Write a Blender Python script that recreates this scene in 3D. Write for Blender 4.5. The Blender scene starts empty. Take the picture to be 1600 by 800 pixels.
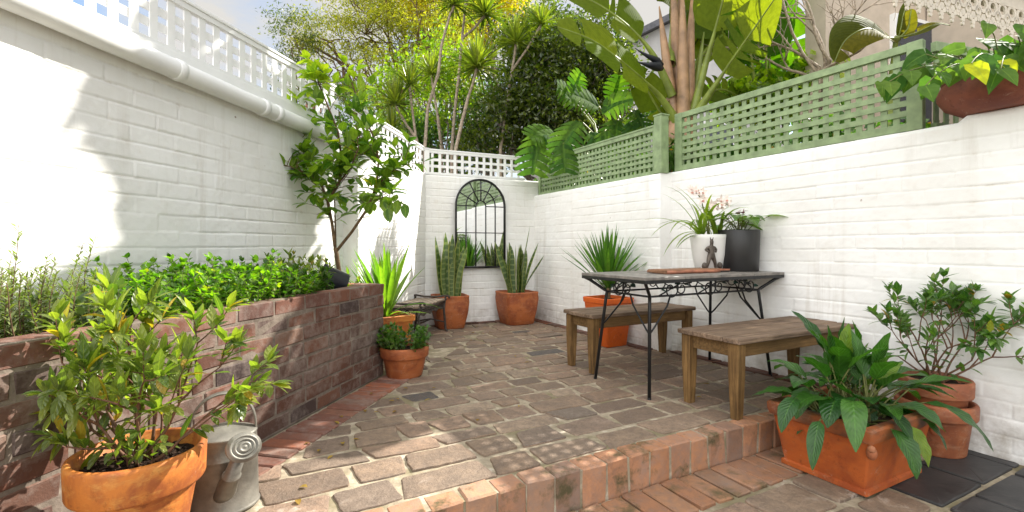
import bpy, bmesh, math, random, zlib
import numpy as np
from mathutils import Vector, Matrix, Quaternion

random.seed(7)
RNG = np.random.default_rng(11)
R = math.radians
S = bpy.context.scene
COL = S.collection

# ------------------------------------------------------------------ helpers
def V(*a):
    return Vector(a)

def at(u, v, Y):
    """photo position (1600 x 800) and a distance in metres -> a place in the yard"""
    return Vector(((u - 800) / 750 * Y, Y, 0.9 + (385 - v) / 750 * Y))

def rr(a, b):
    return random.uniform(a, b)

class MB:
    """collects vertices and faces and links them as ONE mesh object"""
    def __init__(self):
        self.v = []; self.f = []; self.m = []; self.uv = []; self.anyuv = False
    def add(self, verts, faces, mi=0, uvs=None):
        o = len(self.v)
        self.v.extend([tuple(p) for p in verts])
        for i, f in enumerate(faces):
            self.f.append(tuple(o + k for k in f)); self.m.append(mi)
            if uvs is not None:
                self.anyuv = True
                self.uv.append([uvs[k] for k in f])
            else:
                self.uv.append([(0.0, 0.0)] * len(f))
    def build(self, name, mats, parent=None, smooth=True, bevel=0, loc=None):
        me = bpy.data.meshes.new(name)
        me.from_pydata(self.v, [], self.f)
        if not isinstance(mats, (list, tuple)): mats = [mats]
        for m in mats: me.materials.append(m)
        n = len(self.f)
        if n:
            me.polygons.foreach_set('material_index', np.array(self.m, dtype=np.int32))
            me.polygons.foreach_set('use_smooth', np.full(n, bool(smooth)))
        if self.anyuv:
            l = me.uv_layers.new(name='UVMap')
            l.data.foreach_set('uv', np.array([c for f in self.uv for p in f for c in p], dtype=np.float32))
        me.update()
        o = bpy.data.objects.new(name, me); COL.objects.link(o)
        if parent is not None: o.parent = parent
        if loc is not None: o.location = loc
        if bevel:
            b = o.modifiers.new('bevel', 'BEVEL'); b.width = bevel; b.segments = 2; b.limit_method = 'ANGLE'; b.angle_limit = R(40)
        return o
    # shapes -------------------------------------------------------------
    def box(self, c, size, M=None, mi=0, jit=0.0):
        x, y, z = size[0]/2, size[1]/2, size[2]/2
        p = [V(sx*x + rr(-jit, jit), sy*y + rr(-jit, jit), sz*z + rr(-jit, jit)) for sz in (-1, 1) for sy in (-1, 1) for sx in (-1, 1)]
        if M is not None: p = [M @ q for q in p]
        c = Vector(c)
        self.add([q + c for q in p], [(0,2,3,1),(4,5,7,6),(0,1,5,4),(2,6,7,3),(0,4,6,2),(1,3,7,5)], mi)
    def cbox(self, c, size, M=None, ch=0.004, mi=0, jit=0.0):
        """chamfered box, one island"""
        h = [s/2 for s in size]; ch = min(ch, min(h)*0.6); vs = []; idx = {}
        for sx in (-1, 1):
            for sy in (-1, 1):
                for sz in (-1, 1):
                    j = V(rr(-jit, jit), rr(-jit, jit), rr(-jit, jit))
                    for a in range(3):
                        q = [sx*(h[0]-ch), sy*(h[1]-ch), sz*(h[2]-ch)]
                        q[a] = (sx, sy, sz)[a]*h[a]
                        idx[(sx, sy, sz, a)] = len(vs); vs.append(V(*q) + j)
        f = []
        for a in range(3):
            b, d = [k for k in range(3) if k != a]
            for s in (-1, 1):
                q = []
                for (sb, sd) in ((-1,-1),(1,-1),(1,1),(-1,1)):
                    k = [0,0,0]; k[a] = s; k[b] = sb; k[d] = sd
                    q.append(idx[(k[0],k[1],k[2],a)])
                f.append(q if (s == 1) ^ (a == 1) else q[::-1])
        for a in range(3):            # edges along axis a
            b, d = [k for k in range(3) if k != a]
            for sb in (-1,1):
                for sd in (-1,1):
                    def g(sa, ax):
                        k = [0,0,0]; k[a] = sa; k[b] = sb; k[d] = sd
                        return idx[(k[0],k[1],k[2],ax)]
                    f.append([g(-1,b), g(1,b), g(1,d), g(-1,d)])
        for sx in (-1,1):
            for sy in (-1,1):
                for sz in (-1,1):
                    f.append([idx[(sx,sy,sz,a)] for a in range(3)])
        if M is not None: vs = [M @ q for q in vs]
        c = Vector(c)
        self.add([q + c for q in vs], f, mi)
    def tube(self, pts, rad, n=8, mi=0, cap=True, flat=1.0):
        pts = [Vector(p) for p in pts]
        k = len(pts)
        if not isinstance(rad, (list, tuple)): rad = [rad]*k
        vs = []; up = None
        for i in range(k):
            t = (pts[min(i+1, k-1)] - pts[max(i-1, 0)])
            t = t.normalized() if t.length > 1e-9 else V(0,0,1)
            if up is None:
                up = V(0,0,1) if abs(t.z) < 0.9 else V(1,0,0)
            a = t.cross(up)
            if a.length < 1e-6: a = t.cross(V(0,1,0.3))
            a.normalize(); b = a.cross(t).normalized(); up = b
            for j in range(n):
                w = 2*math.pi*j/n
                vs.append(pts[i] + a*(math.cos(w)*rad[i]) + b*(math.sin(w)*rad[i]*flat))
        f = [(i*n+j, i*n+(j+1) % n, (i+1)*n+(j+1) % n, (i+1)*n+j) for i in range(k-1) for j in range(n)]
        if cap: f += [tuple(range(n))[::-1], tuple((k-1)*n + j for j in range(n))]
        self.add(vs, f, mi)
    def lathe(self, prof, n=32, c=(0,0,0), mi=0, sx=1.0, sy=1.0, wob=0.0, close=True):
        vs = []; c = Vector(c); ph = [rr(0, 6.28) for _ in range(3)]
        for (r, z) in prof:
            for j in range(n):
                w = 2*math.pi*j/n
                q = r*(1 + wob*math.sin(2*w+ph[0]) + wob*0.6*math.sin(3*w+ph[1]))
                vs.append(c + V(math.cos(w)*q*sx, math.sin(w)*q*sy, z))
        k = len(prof)
        f = [(i*n+j, i*n+(j+1) % n, (i+1)*n+(j+1) % n, (i+1)*n+j) for i in range(k-1) for j in range(n)]
        if close:
            if prof[0][0] > 1e-6: f.append(tuple(range(n))[::-1])
            if prof[-1][0] > 1e-6: f.append(tuple((k-1)*n+j for j in range(n)))
        self.add(vs, f, mi)
    def sqlathe(self, prof, c=(0,0,0), rot=0.0, round_=0.12, mi=0, m=4, asp=1.0):
        """prof of (half width, z); rounded-square rings"""
        ring = []
        for q in range(4):
            for k in range(m+1):
                a = R(-45) + (q*90 - 45 + 45)*math.pi/180 + (k/m)*math.pi/2 - math.pi/4 + math.pi/4
                cx, cy = [(1,1),(-1,1),(-1,-1),(1,-1)][q]
                a = q*math.pi/2 + (k/m)*math.pi/2
                ring.append((cx*(1-round_) + round_*math.cos(a), cy*(1-round_) + round_*math.sin(a)))
        n = len(ring); vs = []; c = Vector(c); cr, sr = math.cos(rot), math.sin(rot)
        for (h, z) in prof:
            hx = h if not isinstance(h, tuple) else h[0]; hy = h*asp if not isinstance(h, tuple) else h[1]
            for (x, y) in ring:
                X, Y = x*hx, y*hy
                vs.append(c + V(X*cr - Y*sr, X*sr + Y*cr, z))
        k = len(prof)
        f = [(i*n+j, i*n+(j+1) % n, (i+1)*n+(j+1) % n, (i+1)*n+j) for i in range(k-1) for j in range(n)]
        f += [tuple(range(n))[::-1], tuple((k-1)*n+j for j in range(n))]
        self.add(vs, f, mi)
    def ball(self, c, r, n=10, mi=0, sz=(1,1,1)):
        m = max(4, n//2+1)
        prof = [(math.sin(math.pi*i/m), -math.cos(math.pi*i/m)) for i in range(m+1)]
        vs = []; c = Vector(c)
        for (q, z) in prof:
            for j in range(n):
                w = 2*math.pi*j/n
                vs.append(c + V(math.cos(w)*q*r*sz[0], math.sin(w)*q*r*sz[1], z*r*sz[2]))
        f = [(i*n+j, i*n+(j+1) % n, (i+1)*n+(j+1) % n, (i+1)*n+j) for i in range(m) for j in range(n)]
        self.add(vs, f, mi)
    def poly_slab(self, poly, z0, z1, ch=0.006, mi=0, drop=0.006, top_noise=0.0):
        """rounded-edge slab over a 2D polygon (list of (x,y)), one island"""
        n = len(poly); cx = sum(p[0] for p in poly)/n; cy = sum(p[1] for p in poly)/n
        def inset(d):
            o = []
            for (x, y) in poly:
                l = math.hypot(x-cx, y-cy); k = max(0.0, (l-d)/l) if l > 1e-6 else 0
                o.append((cx + (x-cx)*k, cy + (y-cy)*k))
            return o
        rings = [(poly, z0), (poly, z1-drop), (inset(ch*0.45), z1-drop*0.3), (inset(ch*1.3), z1), (inset(ch*5), z1)]
        vs = []; f = []
        tx, ty = rr(-1, 1)*top_noise, rr(-1, 1)*top_noise
        for ri, (rg, z) in enumerate(rings):
            for (x, y) in rg:
                zz = z + ((x-cx)*tx + (y-cy)*ty if ri else 0) + (rr(-.0012, .0012) if ri >= 3 else 0)
                vs.append((x, y, zz))
        for r in range(len(rings)-1):
            for j in range(n):
                f.append((r*n+j, r*n+(j+1) % n, (r+1)*n+(j+1) % n, (r+1)*n+j))
        vs.append((cx, cy, z1 + rr(-.001, .0015)))
        o = (len(rings)-1)*n
        for j in range(n): f.append((o+j, o+(j+1) % n, len(vs)-1))
        self.add(vs, f, mi)
    # a leaf blade with a folded midrib; pts = midrib points
    def blade(self, pts, widths, up=(0,0,1), fold=0.25, mi=0, twist=0.0, wave=0.0):
        pts = [Vector(p) for p in pts]; k = len(pts); vs = []; uv = []
        up = Vector(up)
        ph = rr(0, 6)
        for i in range(k):
            t = (pts[min(i+1, k-1)] - pts[max(i-1, 0)]).normalized()
            a = t.cross(up)
            if a.length < 1e-4: a = t.cross(V(0.3, 1, 0))
            a.normalize(); nrm = a.cross(t).normalized()
            if twist:
                q = Quaternion(t, twist*i/(k-1)); a = q @ a; nrm = q @ nrm
            w = widths[i]; wv = wave*w*math.sin(i*1.9+ph)
            vs += [pts[i] - a*w + nrm*(w*fold + wv), pts[i], pts[i] + a*w + nrm*(w*fold - wv)]
            s = i/(k-1); uv += [(0, s), (0.5, s), (1, s)]
        f = []
        for i in range(k-1):
            b = i*3
            f += [(b, b+1, b+4, b+3), (b+1, b+2, b+5, b+4)]
        self.add(vs, f, mi, uv)
    def leaf(self, base, d, length, width, up=(0,0,1), droop=0.3, fold=0.25, n=4, shape='lance', mi=0, wave=0.0):
        d = Vector(d).normalized(); base = Vector(base); pts = []; ws = []
        cur = base.copy(); dd = d.copy(); st = length/n
        pts.append(cur.copy())
        for i in range(n):
            cur = cur + dd*st; pts.append(cur.copy())
            dd = (dd + V(0,0,-droop/n*1.3)).normalized()
        for i in range(n+1):
            s = i/n
            if shape == 'lance': w = math.sin(math.pi*min(1, s*0.97+0.02))**0.9
            elif shape == 'ovate': w = (math.sin(math.pi*s**0.75))**0.75 if 0 < s < 1 else 0.05
            elif shape == 'strap': w = min(1, 0.55+s*1.6)*(1-s**3.0)
            elif shape == 'sword': w = (0.7 + 0.6*s)*(1 - s**4) if s < 0.5 else (1.0)*(1-((s-0.5)*2)**1.7)
            elif shape == 'heart': w = [0.72, 1.0, 0.8, 0.42, 0.02][min(4, int(round(s*4)))]
            else: w = math.sin(math.pi*s)
            ws.append(max(0.02, w)*width/2)
        self.blade(pts, ws, up, fold, mi, wave=wave)

def empty(name, loc=(0,0,0), rz=0):
    o = bpy.data.objects.new(name, None); COL.objects.link(o)
    o.location = loc; o.rotation_euler = (0,0,rz); o.empty_display_size = .1
    return o
def tag(o, label=None, cat=None, group=None, kind=None):
    if label: o['label'] = label
    if cat: o['category'] = cat
    if group: o['group'] = group
    if kind: o['kind'] = kind
    return o
def thing(name, label, cat, loc=(0,0,0), rz=0, group=None):
    random.seed(zlib.crc32(label.encode()))      # each thing keeps its own shape whatever is built before it
    return tag(empty(name, loc, rz), label, cat, group)
def axes(dx, up=(0,0,1)):
    """rotation whose X runs along dx (horizontal), Z up"""
    a = Vector(dx).normalized(); z = Vector(up); b = z.cross(a).normalized()
    return Matrix((a, b, z)).transposed()

# ------------------------------------------------------------------ materials
class NT:
    def __init__(self, name):
        self.m = bpy.data.materials.new(name); self.m.use_nodes = True
        self.t = self.m.node_tree; self.t.nodes.clear()
        self.out = self.t.nodes.new('ShaderNodeOutputMaterial')
    def n(self, ty, **k):
        o = self.t.nodes.new(ty)
        for a, b in k.items():
            if a.startswith('i_'):
                key = a[2:].replace('_', ' ')
                self.set(o, key, b)
            else: setattr(o, a, b)
        return o
    def set(self, o, key, b):
        s = o.inputs[int(key)] if key.isdigit() else o.inputs[key]
        if hasattr(b, 'is_output') or isinstance(b, bpy.types.NodeSocket): self.t.links.new(b, s)
        elif isinstance(b, (tuple, list)) and len(b) == 3 and s.type == 'RGBA': s.default_value = (*b, 1)
        else: s.default_value = b
    def coords(self, kind='Object', scale=(1,1,1)):
        c = self.n('ShaderNodeTexCoord'); mp = self.n('ShaderNodeMapping')
        self.t.links.new(c.outputs[kind], mp.inputs[0]); mp.inputs['Scale'].default_value = scale
        return mp.outputs[0]
    def noise(self, vec, scale=5, detail=4, rough=0.55, dist=0.0):
        o = self.n('ShaderNodeTexNoise'); self.t.links.new(vec, o.inputs['Vector'])
        o.inputs['Scale'].default_value = scale; o.inputs['Detail'].default_value = detail
        o.inputs['Roughness'].default_value = rough; o.inputs['Distortion'].default_value = dist
        return o.outputs['Fac']
    def ramp(self, fac, stops, interp='LINEAR'):
        o = self.n('ShaderNodeValToRGB'); self.t.links.new(fac, o.inputs[0]); cr = o.color_ramp; cr.interpolation = interp
        while len(cr.elements) < len(stops): cr.elements.new(0.5)
        for e, (p, c) in zip(cr.elements, stops):
            e.position = p; e.color = (*c, 1) if isinstance(c, (tuple, list)) else (c, c, c, 1)
        return o.outputs['Color']
    def mix(self, fac, a, b, blend='MIX'):
        o = self.n('ShaderNodeMix', data_type='RGBA', blend_type=blend)
        for key, val in ((0, fac), (6, a), (7, b)):
            s = o.inputs[key]
            if isinstance(val, bpy.types.NodeSocket): self.t.links.new(val, s)
            elif isinstance(val, (tuple, list)): s.default_value = (*val[:3], 1)
            else: s.default_value = val
        return o.outputs[2]
    def math(self, op, a, b=0.5):
        o = self.n('ShaderNodeMath', operation=op)
        for key, val in ((0, a), (1, b)):
            if isinstance(val, bpy.types.NodeSocket): self.t.links.new(val, o.inputs[key])
            else: o.inputs[key].default_value = val
        return o.outputs[0]
    def island(self):
        return self.n('ShaderNodeNewGeometry').outputs['Random Per Island']
    def bump(self, h, strength=0.3, dist=0.01):
        o = self.n('ShaderNodeBump'); self.t.links.new(h, o.inputs['Height'])
        o.inputs['Strength'].default_value = strength; o.inputs['Distance'].default_value = dist
        return o.outputs[0]
    def principled(self, color, rough=0.6, normal=None, metal=0.0, spec=0.5, **k):
        o = self.n('ShaderNodeBsdfPrincipled')
        for key, val in (('Base Color', color), ('Roughness', rough), ('Metallic', metal), ('Specular IOR Level', spec)):
            if isinstance(val, bpy.types.NodeSocket): self.t.links.new(val, o.inputs[key])
            elif isinstance(val, (tuple, list)): o.inputs[key].default_value = (*val[:3], 1)
            else: o.inputs[key].default_value = val
        if normal is not None: self.t.links.new(normal, o.inputs['Normal'])
        for a, b in k.items(): o.inputs[a.replace('_', ' ')].default_value = b
        return o.outputs[0]
    def done(self, sh):
        self.t.links.new(sh, self.out.inputs['Surface']); return self.m

M = {}
def m_simple(name, color, rough=0.5, metal=0.0, var=0.12, scale=12, bump=0.1, spec=0.5):
    t = NT(name); c = t.coords()
    f = t.noise(c, scale, 5)
    dark = tuple(x*(1-var*2) for x in color); lite = tuple(min(1, x*(1+var)) for x in color)
    cc = t.ramp(f, [(0.3, dark), (0.7, lite)])
    M[name] = t.done(t.principled(cc, rough, t.bump(t.noise(c, scale*6, 4), bump, 0.004), metal, spec)); return M[name]

def m_white_wall():
    t = NT('painted_brick'); c = t.coords()
    big = t.noise(c, 1.3, 5, 0.6); fine = t.noise(c, 38, 5, 0.65); mid = t.noise(c, 9, 6, 0.65)
    col = t.ramp(big, [(0.3, (0.75, 0.735, 0.70)), (0.62, (0.85, 0.845, 0.825))])
    sm = t.ramp(mid, [(0.56, 0.0), (0.76, 0.5)])
    col = t.mix(sm, col, (0.70, 0.65, 0.58))
    # rare chips of bare brick and grime spots
    v = t.n('ShaderNodeTexVoronoi', feature='F1'); v.inputs['Scale'].default_value = 9; t.t.links.new(c, v.inputs['Vector'])
    d = t.math('ADD', v.outputs['Distance'], t.math('MULTIPLY', t.noise(c, 60, 3), 0.16))
    spot = t.ramp(d, [(0.115, 1.0), (0.15, 0.0)])
    sel = t.ramp(t.noise(c, 3.1, 3), [(0.56, 0.0), (0.62, 1.0)])
    col = t.mix(t.math('MULTIPLY', spot, sel), col, (0.30, 0.22, 0.17))
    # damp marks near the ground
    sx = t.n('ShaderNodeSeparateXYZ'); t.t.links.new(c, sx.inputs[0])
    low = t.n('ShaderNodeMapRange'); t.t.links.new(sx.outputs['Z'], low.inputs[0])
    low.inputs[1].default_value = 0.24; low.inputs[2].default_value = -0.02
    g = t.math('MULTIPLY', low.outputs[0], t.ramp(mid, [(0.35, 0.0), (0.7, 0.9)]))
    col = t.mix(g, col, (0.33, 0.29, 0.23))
    at_ = t.n('ShaderNodeAttribute', attribute_name='joint')
    jm = t.math('MULTIPLY', at_.outputs['Fac'], t.ramp(t.noise(c, 4.5, 6, 0.75), [(0.50, 0.0), (0.70, 0.75)]))
    col = t.mix(jm, col, (0.42, 0.36, 0.28))
    dr = t.noise(t.coords('Object', (9, 9, 0.55)), 1.0, 6, 0.7, 0.2)
    dm = t.math('MULTIPLY', t.ramp(dr, [(0.53, 0.0), (0.70, 0.55)]), t.ramp(big, [(0.42, 0.15), (0.6, 1.0)]))
    col = t.mix(dm, col, (0.52, 0.47, 0.40))
    h = t.math('ADD', t.math('MULTIPLY', fine, 0.5), mid)
    M['white_wall'] = t.done(t.principled(col, 0.62, t.bump(h, 0.35, 0.006), 0, 0.35))

def m_brick(name, stops, lime=0.5, scale=1.0, moss=0.0):
    t = NT(name); c = t.coords()
    isl = t.island()
    col = t.ramp(isl, stops, 'LINEAR')
    n1 = t.noise(c, 22*scale, 6, 0.7); n2 = t.noise(c, 90*scale, 4, 0.6); n3 = t.noise(c, 3.5*scale, 5, 0.6, 0.4)
    col = t.mix(t.ramp(n1, [(0.4, 0.0), (0.75, 0.6)]), col, (0.07, 0.042, 0.034))
    lm = t.math('MULTIPLY', t.ramp(t.math('ADD', t.math('MULTIPLY', n1, 0.5), t.math('MULTIPLY', n3, 0.5)), [(0.46, 0.0), (0.64, 1.0)]), lime)
    col = t.mix(lm, col, (0.50, 0.42, 0.36))
    if moss:
        ms = t.math('MULTIPLY', t.ramp(t.noise(c, 6*scale, 6, 0.7), [(0.53, 0.0), (0.66, 1.0)]), moss)
        col = t.mix(ms, col, (0.07, 0.065, 0.03))
    M[name] = t.done(t.principled(col, 0.82, t.bump(t.math('ADD', n1, t.math('MULTIPLY', n2, 0.6)), 0.5, 0.006), 0, 0.25))

def m_stone():
    t = NT('paving_stone'); c = t.coords()
    col = t.ramp(t.island(), [(0.0, (0.14, 0.098, 0.072)), (0.2, (0.26, 0.185, 0.125)), (0.4, (0.20, 0.15, 0.112)), (0.6, (0.31, 0.205, 0.14)), (0.8, (0.235, 0.158, 0.105)), (0.97, (0.34, 0.255, 0.18)), (0.99, (0.06, 0.058, 0.06)), (1.0, (0.07, 0.068, 0.07))])
    n1 = t.noise(c, 9, 7, 0.68, 0.3); n2 = t.noise(c, 120, 4, 0.6); n3 = t.noise(c, 2.2, 5, 0.6)
    col = t.mix(t.ramp(n1, [(0.36, 0.6), (0.6, 0.0)]), col, (0.10, 0.075, 0.058))
    n4 = t.noise(c, 38, 6, 0.75); col = t.mix(t.ramp(n4, [(0.40, 0.45), (0.55, 0.0)]), col, (0.11, 0.08, 0.06))
    col = t.mix(t.ramp(n2, [(0.52, 0.0), (0.75, 0.35)]), col, (0.34, 0.27, 0.215))
    w = t.math('MULTIPLY', t.ramp(n1, [(0.57, 0.0), (0.68, 1.0)]), t.ramp(n3, [(0.55, 0.0), (0.68, 0.75)]))
    col = t.mix(w, col, (0.5, 0.44, 0.385))
    M['stone'] = t.done(t.principled(col, t.ramp(n1, [(0.3, 0.55), (0.7, 0.8)]), t.bump(t.math('ADD', t.math('ADD', t.math('MULTIPLY', n1, 1.3), n4), t.math('MULTIPLY', n2, 0.4)), 0.75, 0.008), 0, 0.35))
    t = NT('mortar'); c = t.coords()
    n1 = t.noise(c, 14, 6, 0.65); n2 = t.noise(c, 4, 5, 0.6)
    col = t.ramp(n1, [(0.3, (0.20, 0.165, 0.115)), (0.55, (0.35, 0.295, 0.215)), (0.75, (0.56, 0.50, 0.41))])
    col = t.mix(t.ramp(n2, [(0.5, 0.0), (0.62, 0.8)]), col, (0.17, 0.145, 0.08))
    M['mortar'] = t.done(t.principled(col, 0.9, t.bump(t.noise(c, 70, 5), 0.6, 0.006), 0, 0.15))
    t = NT('mortar_dark'); c = t.coords()
    n1 = t.noise(c, 14, 6, 0.65)
    col = t.ramp(n1, [(0.3, (0.12, 0.095, 0.075)), (0.6, (0.22, 0.18, 0.145)), (0.8, (0.34, 0.29, 0.24))])
    M['mortar_dark'] = t.done(t.principled(col, 0.9, t.bump(t.noise(c, 70, 5), 0.6, 0.006), 0, 0.15))
    t = NT('slate'); c = t.coords()
    n1 = t.noise(c, 7, 6, 0.6); n2 = t.noise(c, 45, 5, 0.6)
    col = t.ramp(n1, [(0.3, (0.020, 0.020, 0.022)), (0.7, (0.050, 0.048, 0.048))])
    col = t.mix(t.ramp(n2, [(0.6, 0.0), (0.8, 0.3)]), col, (0.14, 0.13, 0.12))
    M['slate'] = t.done(t.principled(col, 0.48, t.bump(t.math('ADD', n1, t.math('MULTIPLY', n2, 0.3)), 0.35, 0.006), 0, 0.4))

def m_terracotta(name, base, dark, pale, amount=0.5):
    t = NT(name); c = t.coords()
    n1 = t.noise(c, 7, 6, 0.65, 0.5); n2 = t.noise(c, 60, 4); n3 = t.noise(t.coords('Object', (1,1,3.2)), 10, 6, 0.7, 0.3)
    col = t.ramp(n1, [(0.40, dark), (0.57, base)])
    col = t.mix(t.ramp(n3, [(0.52, 0.0), (0.72, amount)]), col, pale)
    col = t.mix(t.ramp(t.noise(c, 19, 7, 0.8), [(0.56, 0.0), (0.68, 0.6)]), col, tuple(x*0.35 for x in dark))
    col = t.mix(t.ramp(t.noise(c, 11, 7, 0.8, 0.8), [(0.60, 0.0), (0.70, 0.45)]), col, (0.55, 0.43, 0.33))
    M[name] = t.done(t.principled(col, t.ramp(n1, [(0.3, 0.5), (0.7, 0.72)]), t.bump(t.math('ADD', n2, n3), 0.22, 0.004), 0, 0.4))

def m_wood(name, c1, c2, grain=(3, 60, 60), rough=0.75):
    t = NT(name); c = t.coords('Object', grain)
    n1 = t.noise(c, 1.0, 6, 0.7, 0.4); n2 = t.noise(t.coords(), 5, 5, 0.6)
    col = t.ramp(n1, [(0.36, c1), (0.62, c2)])
    col = t.mix(t.ramp(n2, [(0.42, 0.45), (0.62, 0.0)]), col, tuple(x*0.4 for x in c1))
    col = t.mix(t.math('MULTIPLY', t.island(), 0.5), col, tuple(x*0.6 for x in c2))
    M[name] = t.done(t.principled(col, rough, t.bump(n1, 0.5, 0.004), 0, 0.3))

def m_leaf(name, c1, c2, trans=0.35, rough=0.38, hue=(1.25, 1.5, 0.35), spec=0.45, odd=None, vein=0.0, band=None):
    """c1..c2 per leaf; odd = (share, colour) for yellowed leaves"""
    t = NT(name)
    isl = t.island()
    stops = [(0.0, c1), (1.0, c2)] if odd is None else [(0.0, c1), (1-odd[0]-0.02, c2), (1-odd[0], odd[1]), (1.0, odd[1])]
    col = t.ramp(isl, stops)
    nn = t.noise(t.coords(), 26, 3)
    col = t.mix(t.ramp(nn, [(0.35, 0.35), (0.6, 0.0)]), col, tuple(x*0.55 for x in c1))
    nrm = None
    if vein or band:
        uv = t.n('ShaderNodeTexCoord').outputs['UV']; sx = t.n('ShaderNodeSeparateXYZ'); t.t.links.new(uv, sx.inputs[0])
        dx = t.math('ABSOLUTE', t.math('SUBTRACT', sx.outputs[0], 0.5))
        if band:
            y = t.math('ADD', t.math('MULTIPLY', sx.outputs[1], band[1]), t.math('MULTIPLY', t.noise(t.coords(), 30, 4, 0.7), 3.5))
            sn = t.math('SINE', y)
            col = t.mix(t.ramp(sn, [(0.35, 0.0), (0.8, 0.7)]), col, band[0])
            if len(band) > 2: col = t.mix(t.ramp(dx, [(0.36, 0.0), (0.42, 1.0)]), col, band[2])
        if vein:
            sv = t.math('SINE', t.math('MULTIPLY', t.math('ADD', sx.outputs[1], t.math('MULTIPLY', dx, -0.55)), vein))
            mid = t.ramp(dx, [(0.0, 1.0), (0.05, 0.0)])
            col = t.mix(t.math('MULTIPLY', mid, 0.4), col, tuple(min(1, x*1.7+0.01) for x in c2))
            nrm = t.bump(t.math('ADD', sv, mid), 0.35, 0.003)
    p = t.principled(col, rough, nrm, 0, spec)
    tr = t.n('ShaderNodeBsdfTranslucent')
    tc = t.mix(1.0, col, hue, 'MULTIPLY')
    sc = t.n('ShaderNodeVectorMath', operation='SCALE'); t.t.links.new(tc, sc.inputs[0]); sc.inputs['Scale'].default_value = 2.2
    t.t.links.new(sc.outputs[0], tr.inputs['Color'])
    mx = t.n('ShaderNodeMixShader'); mx.inputs[0].default_value = trans
    t.t.links.new(p, mx.inputs[1]); t.t.links.new(tr.outputs[0], mx.inputs[2])
    M[name] = t.done(mx.outputs[0]); return M[name]

m_white_wall(); m_stone()
m_brick('planter_brick', [(0, (0.085, 0.040, 0.028)), (0.25, (0.130, 0.056, 0.036)), (0.5, (0.100, 0.058, 0.044)), (0.7, (0.165, 0.074, 0.046)), (0.85, (0.052, 0.036, 0.034)), (1, (0.185, 0.105, 0.072))], 0.33)
m_brick('cap_brick', [(0, (0.13, 0.058, 0.040)), (0.5, (0.18, 0.076, 0.046)), (0.8, (0.10, 0.052, 0.044)), (1, (0.34, 0.14, 0.065))], 0.3)
m_brick('paver_brick', [(0, (0.16, 0.07, 0.05)), (0.4, (0.21, 0.092, 0.062)), (0.7, (0.18, 0.10, 0.072)), (0.9, (0.30, 0.10, 0.05)), (1, (0.13, 0.078, 0.062))], 0.3)
m_brick('step_brick', [(0, (0.36, 0.17, 0.085)), (0.35, (0.42, 0.21, 0.115)), (0.6, (0.33, 0.165, 0.095)), (0.85, (0.40, 0.23, 0.14)), (0.95, (0.22, 0.13, 0.09)), (1, (0.25, 0.15, 0.10))], 0.22, 1.0, 0.9)
m_brick('low_brick', [(0, (0.27, 0.13, 0.07)), (0.5, (0.33, 0.17, 0.09)), (1, (0.22, 0.13, 0.08))], 0.15, 1.0, 0.8)
m_terracotta('terracotta_warm', (0.50, 0.165, 0.028), (0.30, 0.085, 0.022), (0.58, 0.29, 0.07), 0.85)
m_terracotta('terracotta', (0.40, 0.118, 0.036), (0.25, 0.065, 0.024), (0.46, 0.21, 0.10), 0.5)
m_terracotta('terracotta_square', (0.40, 0.090, 0.016), (0.28, 0.058, 0.014), (0.27, 0.115, 0.05), 0.45)
m_terracotta('terracotta_old', (0.31, 0.10, 0.04), (0.20, 0.062, 0.03), (0.38, 0.21, 0.12), 0.6)
m_terracotta('terracotta_dark', (0.23, 0.07, 0.04), (0.16, 0.045, 0.03), (0.27, 0.10, 0.06), 0.4)
m_terracotta('orange_glaze', (0.62, 0.115, 0.012), (0.55, 0.095, 0.012), (0.60, 0.13, 0.03), 0.3)
m_wood('bench_top', (0.085, 0.054, 0.036), (0.30, 0.205, 0.135), (3.5, 75, 75))
m_wood('bench_leg', (0.085, 0.045, 0.015), (0.29, 0.165, 0.06), (60, 60, 3.5))
m_wood('bench_rail', (0.10, 0.055, 0.02), (0.27, 0.155, 0.058), (3.5, 60, 60))
m_wood('slat_wood', (0.20, 0.155, 0.115), (0.42, 0.34, 0.26), (2.5, 70, 70))
m_wood('board', (0.20, 0.095, 0.05), (0.34, 0.18, 0.10), (4, 60, 60))
m_simple('iron_black', (0.016, 0.016, 0.017), 0.42, 0.3, 0.2, 20, 0.15)
m_simple('iron_rust', (0.055, 0.042, 0.034), 0.6, 0.2, 0.3, 30, 0.3)
m_simple('leaf_paint', (0.02, 0.06, 0.045), 0.5, 0, 0.3, 20)
m_simple('galvanised', (0.225, 0.212, 0.18), 0.48, 0.5, 0.28, 11, 0.3)
m_simple('green_paint', (0.225, 0.300, 0.148), 0.65, 0, 0.16, 14, 0.25)
m_simple('white_paint', (0.80, 0.80, 0.785), 0.45, 0, 0.03, 6, 0.08)
m_simple('table_slate', (0.20, 0.18, 0.16), 0.5, 0, 0.25, 18, 0.3)
m_simple('white_ceramic', (0.72, 0.70, 0.67), 0.4, 0, 0.03, 5, 0.03)
m_simple('black_ceramic', (0.018, 0.017, 0.017), 0.42, 0, 0.1, 5, 0.05)
m_simple('black_plastic', (0.014, 0.015, 0.02), 0.45, 0, 0.1, 8, 0.1)
m_simple('bronze', (0.10, 0.08, 0.065), 0.5, 0.5, 0.25, 40, 0.3)
m_simple('copper', (0.36, 0.14, 0.08), 0.55, 0.1, 0.2, 20)
m_simple('soil', (0.035, 0.022, 0.016), 0.95, 0, 0.4, 60, 0.8, 0.1)
m_simple('bark_grey', (0.20, 0.165, 0.13), 0.85, 0, 0.3, 25, 0.6, 0.2)
m_simple('bark_pale', (0.36, 0.29, 0.22), 0.8, 0, 0.25, 30, 0.6, 0.2)
m_simple('bark_brown', (0.15, 0.095, 0.05), 0.8, 0, 0.3, 40, 0.5, 0.2)
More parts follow.
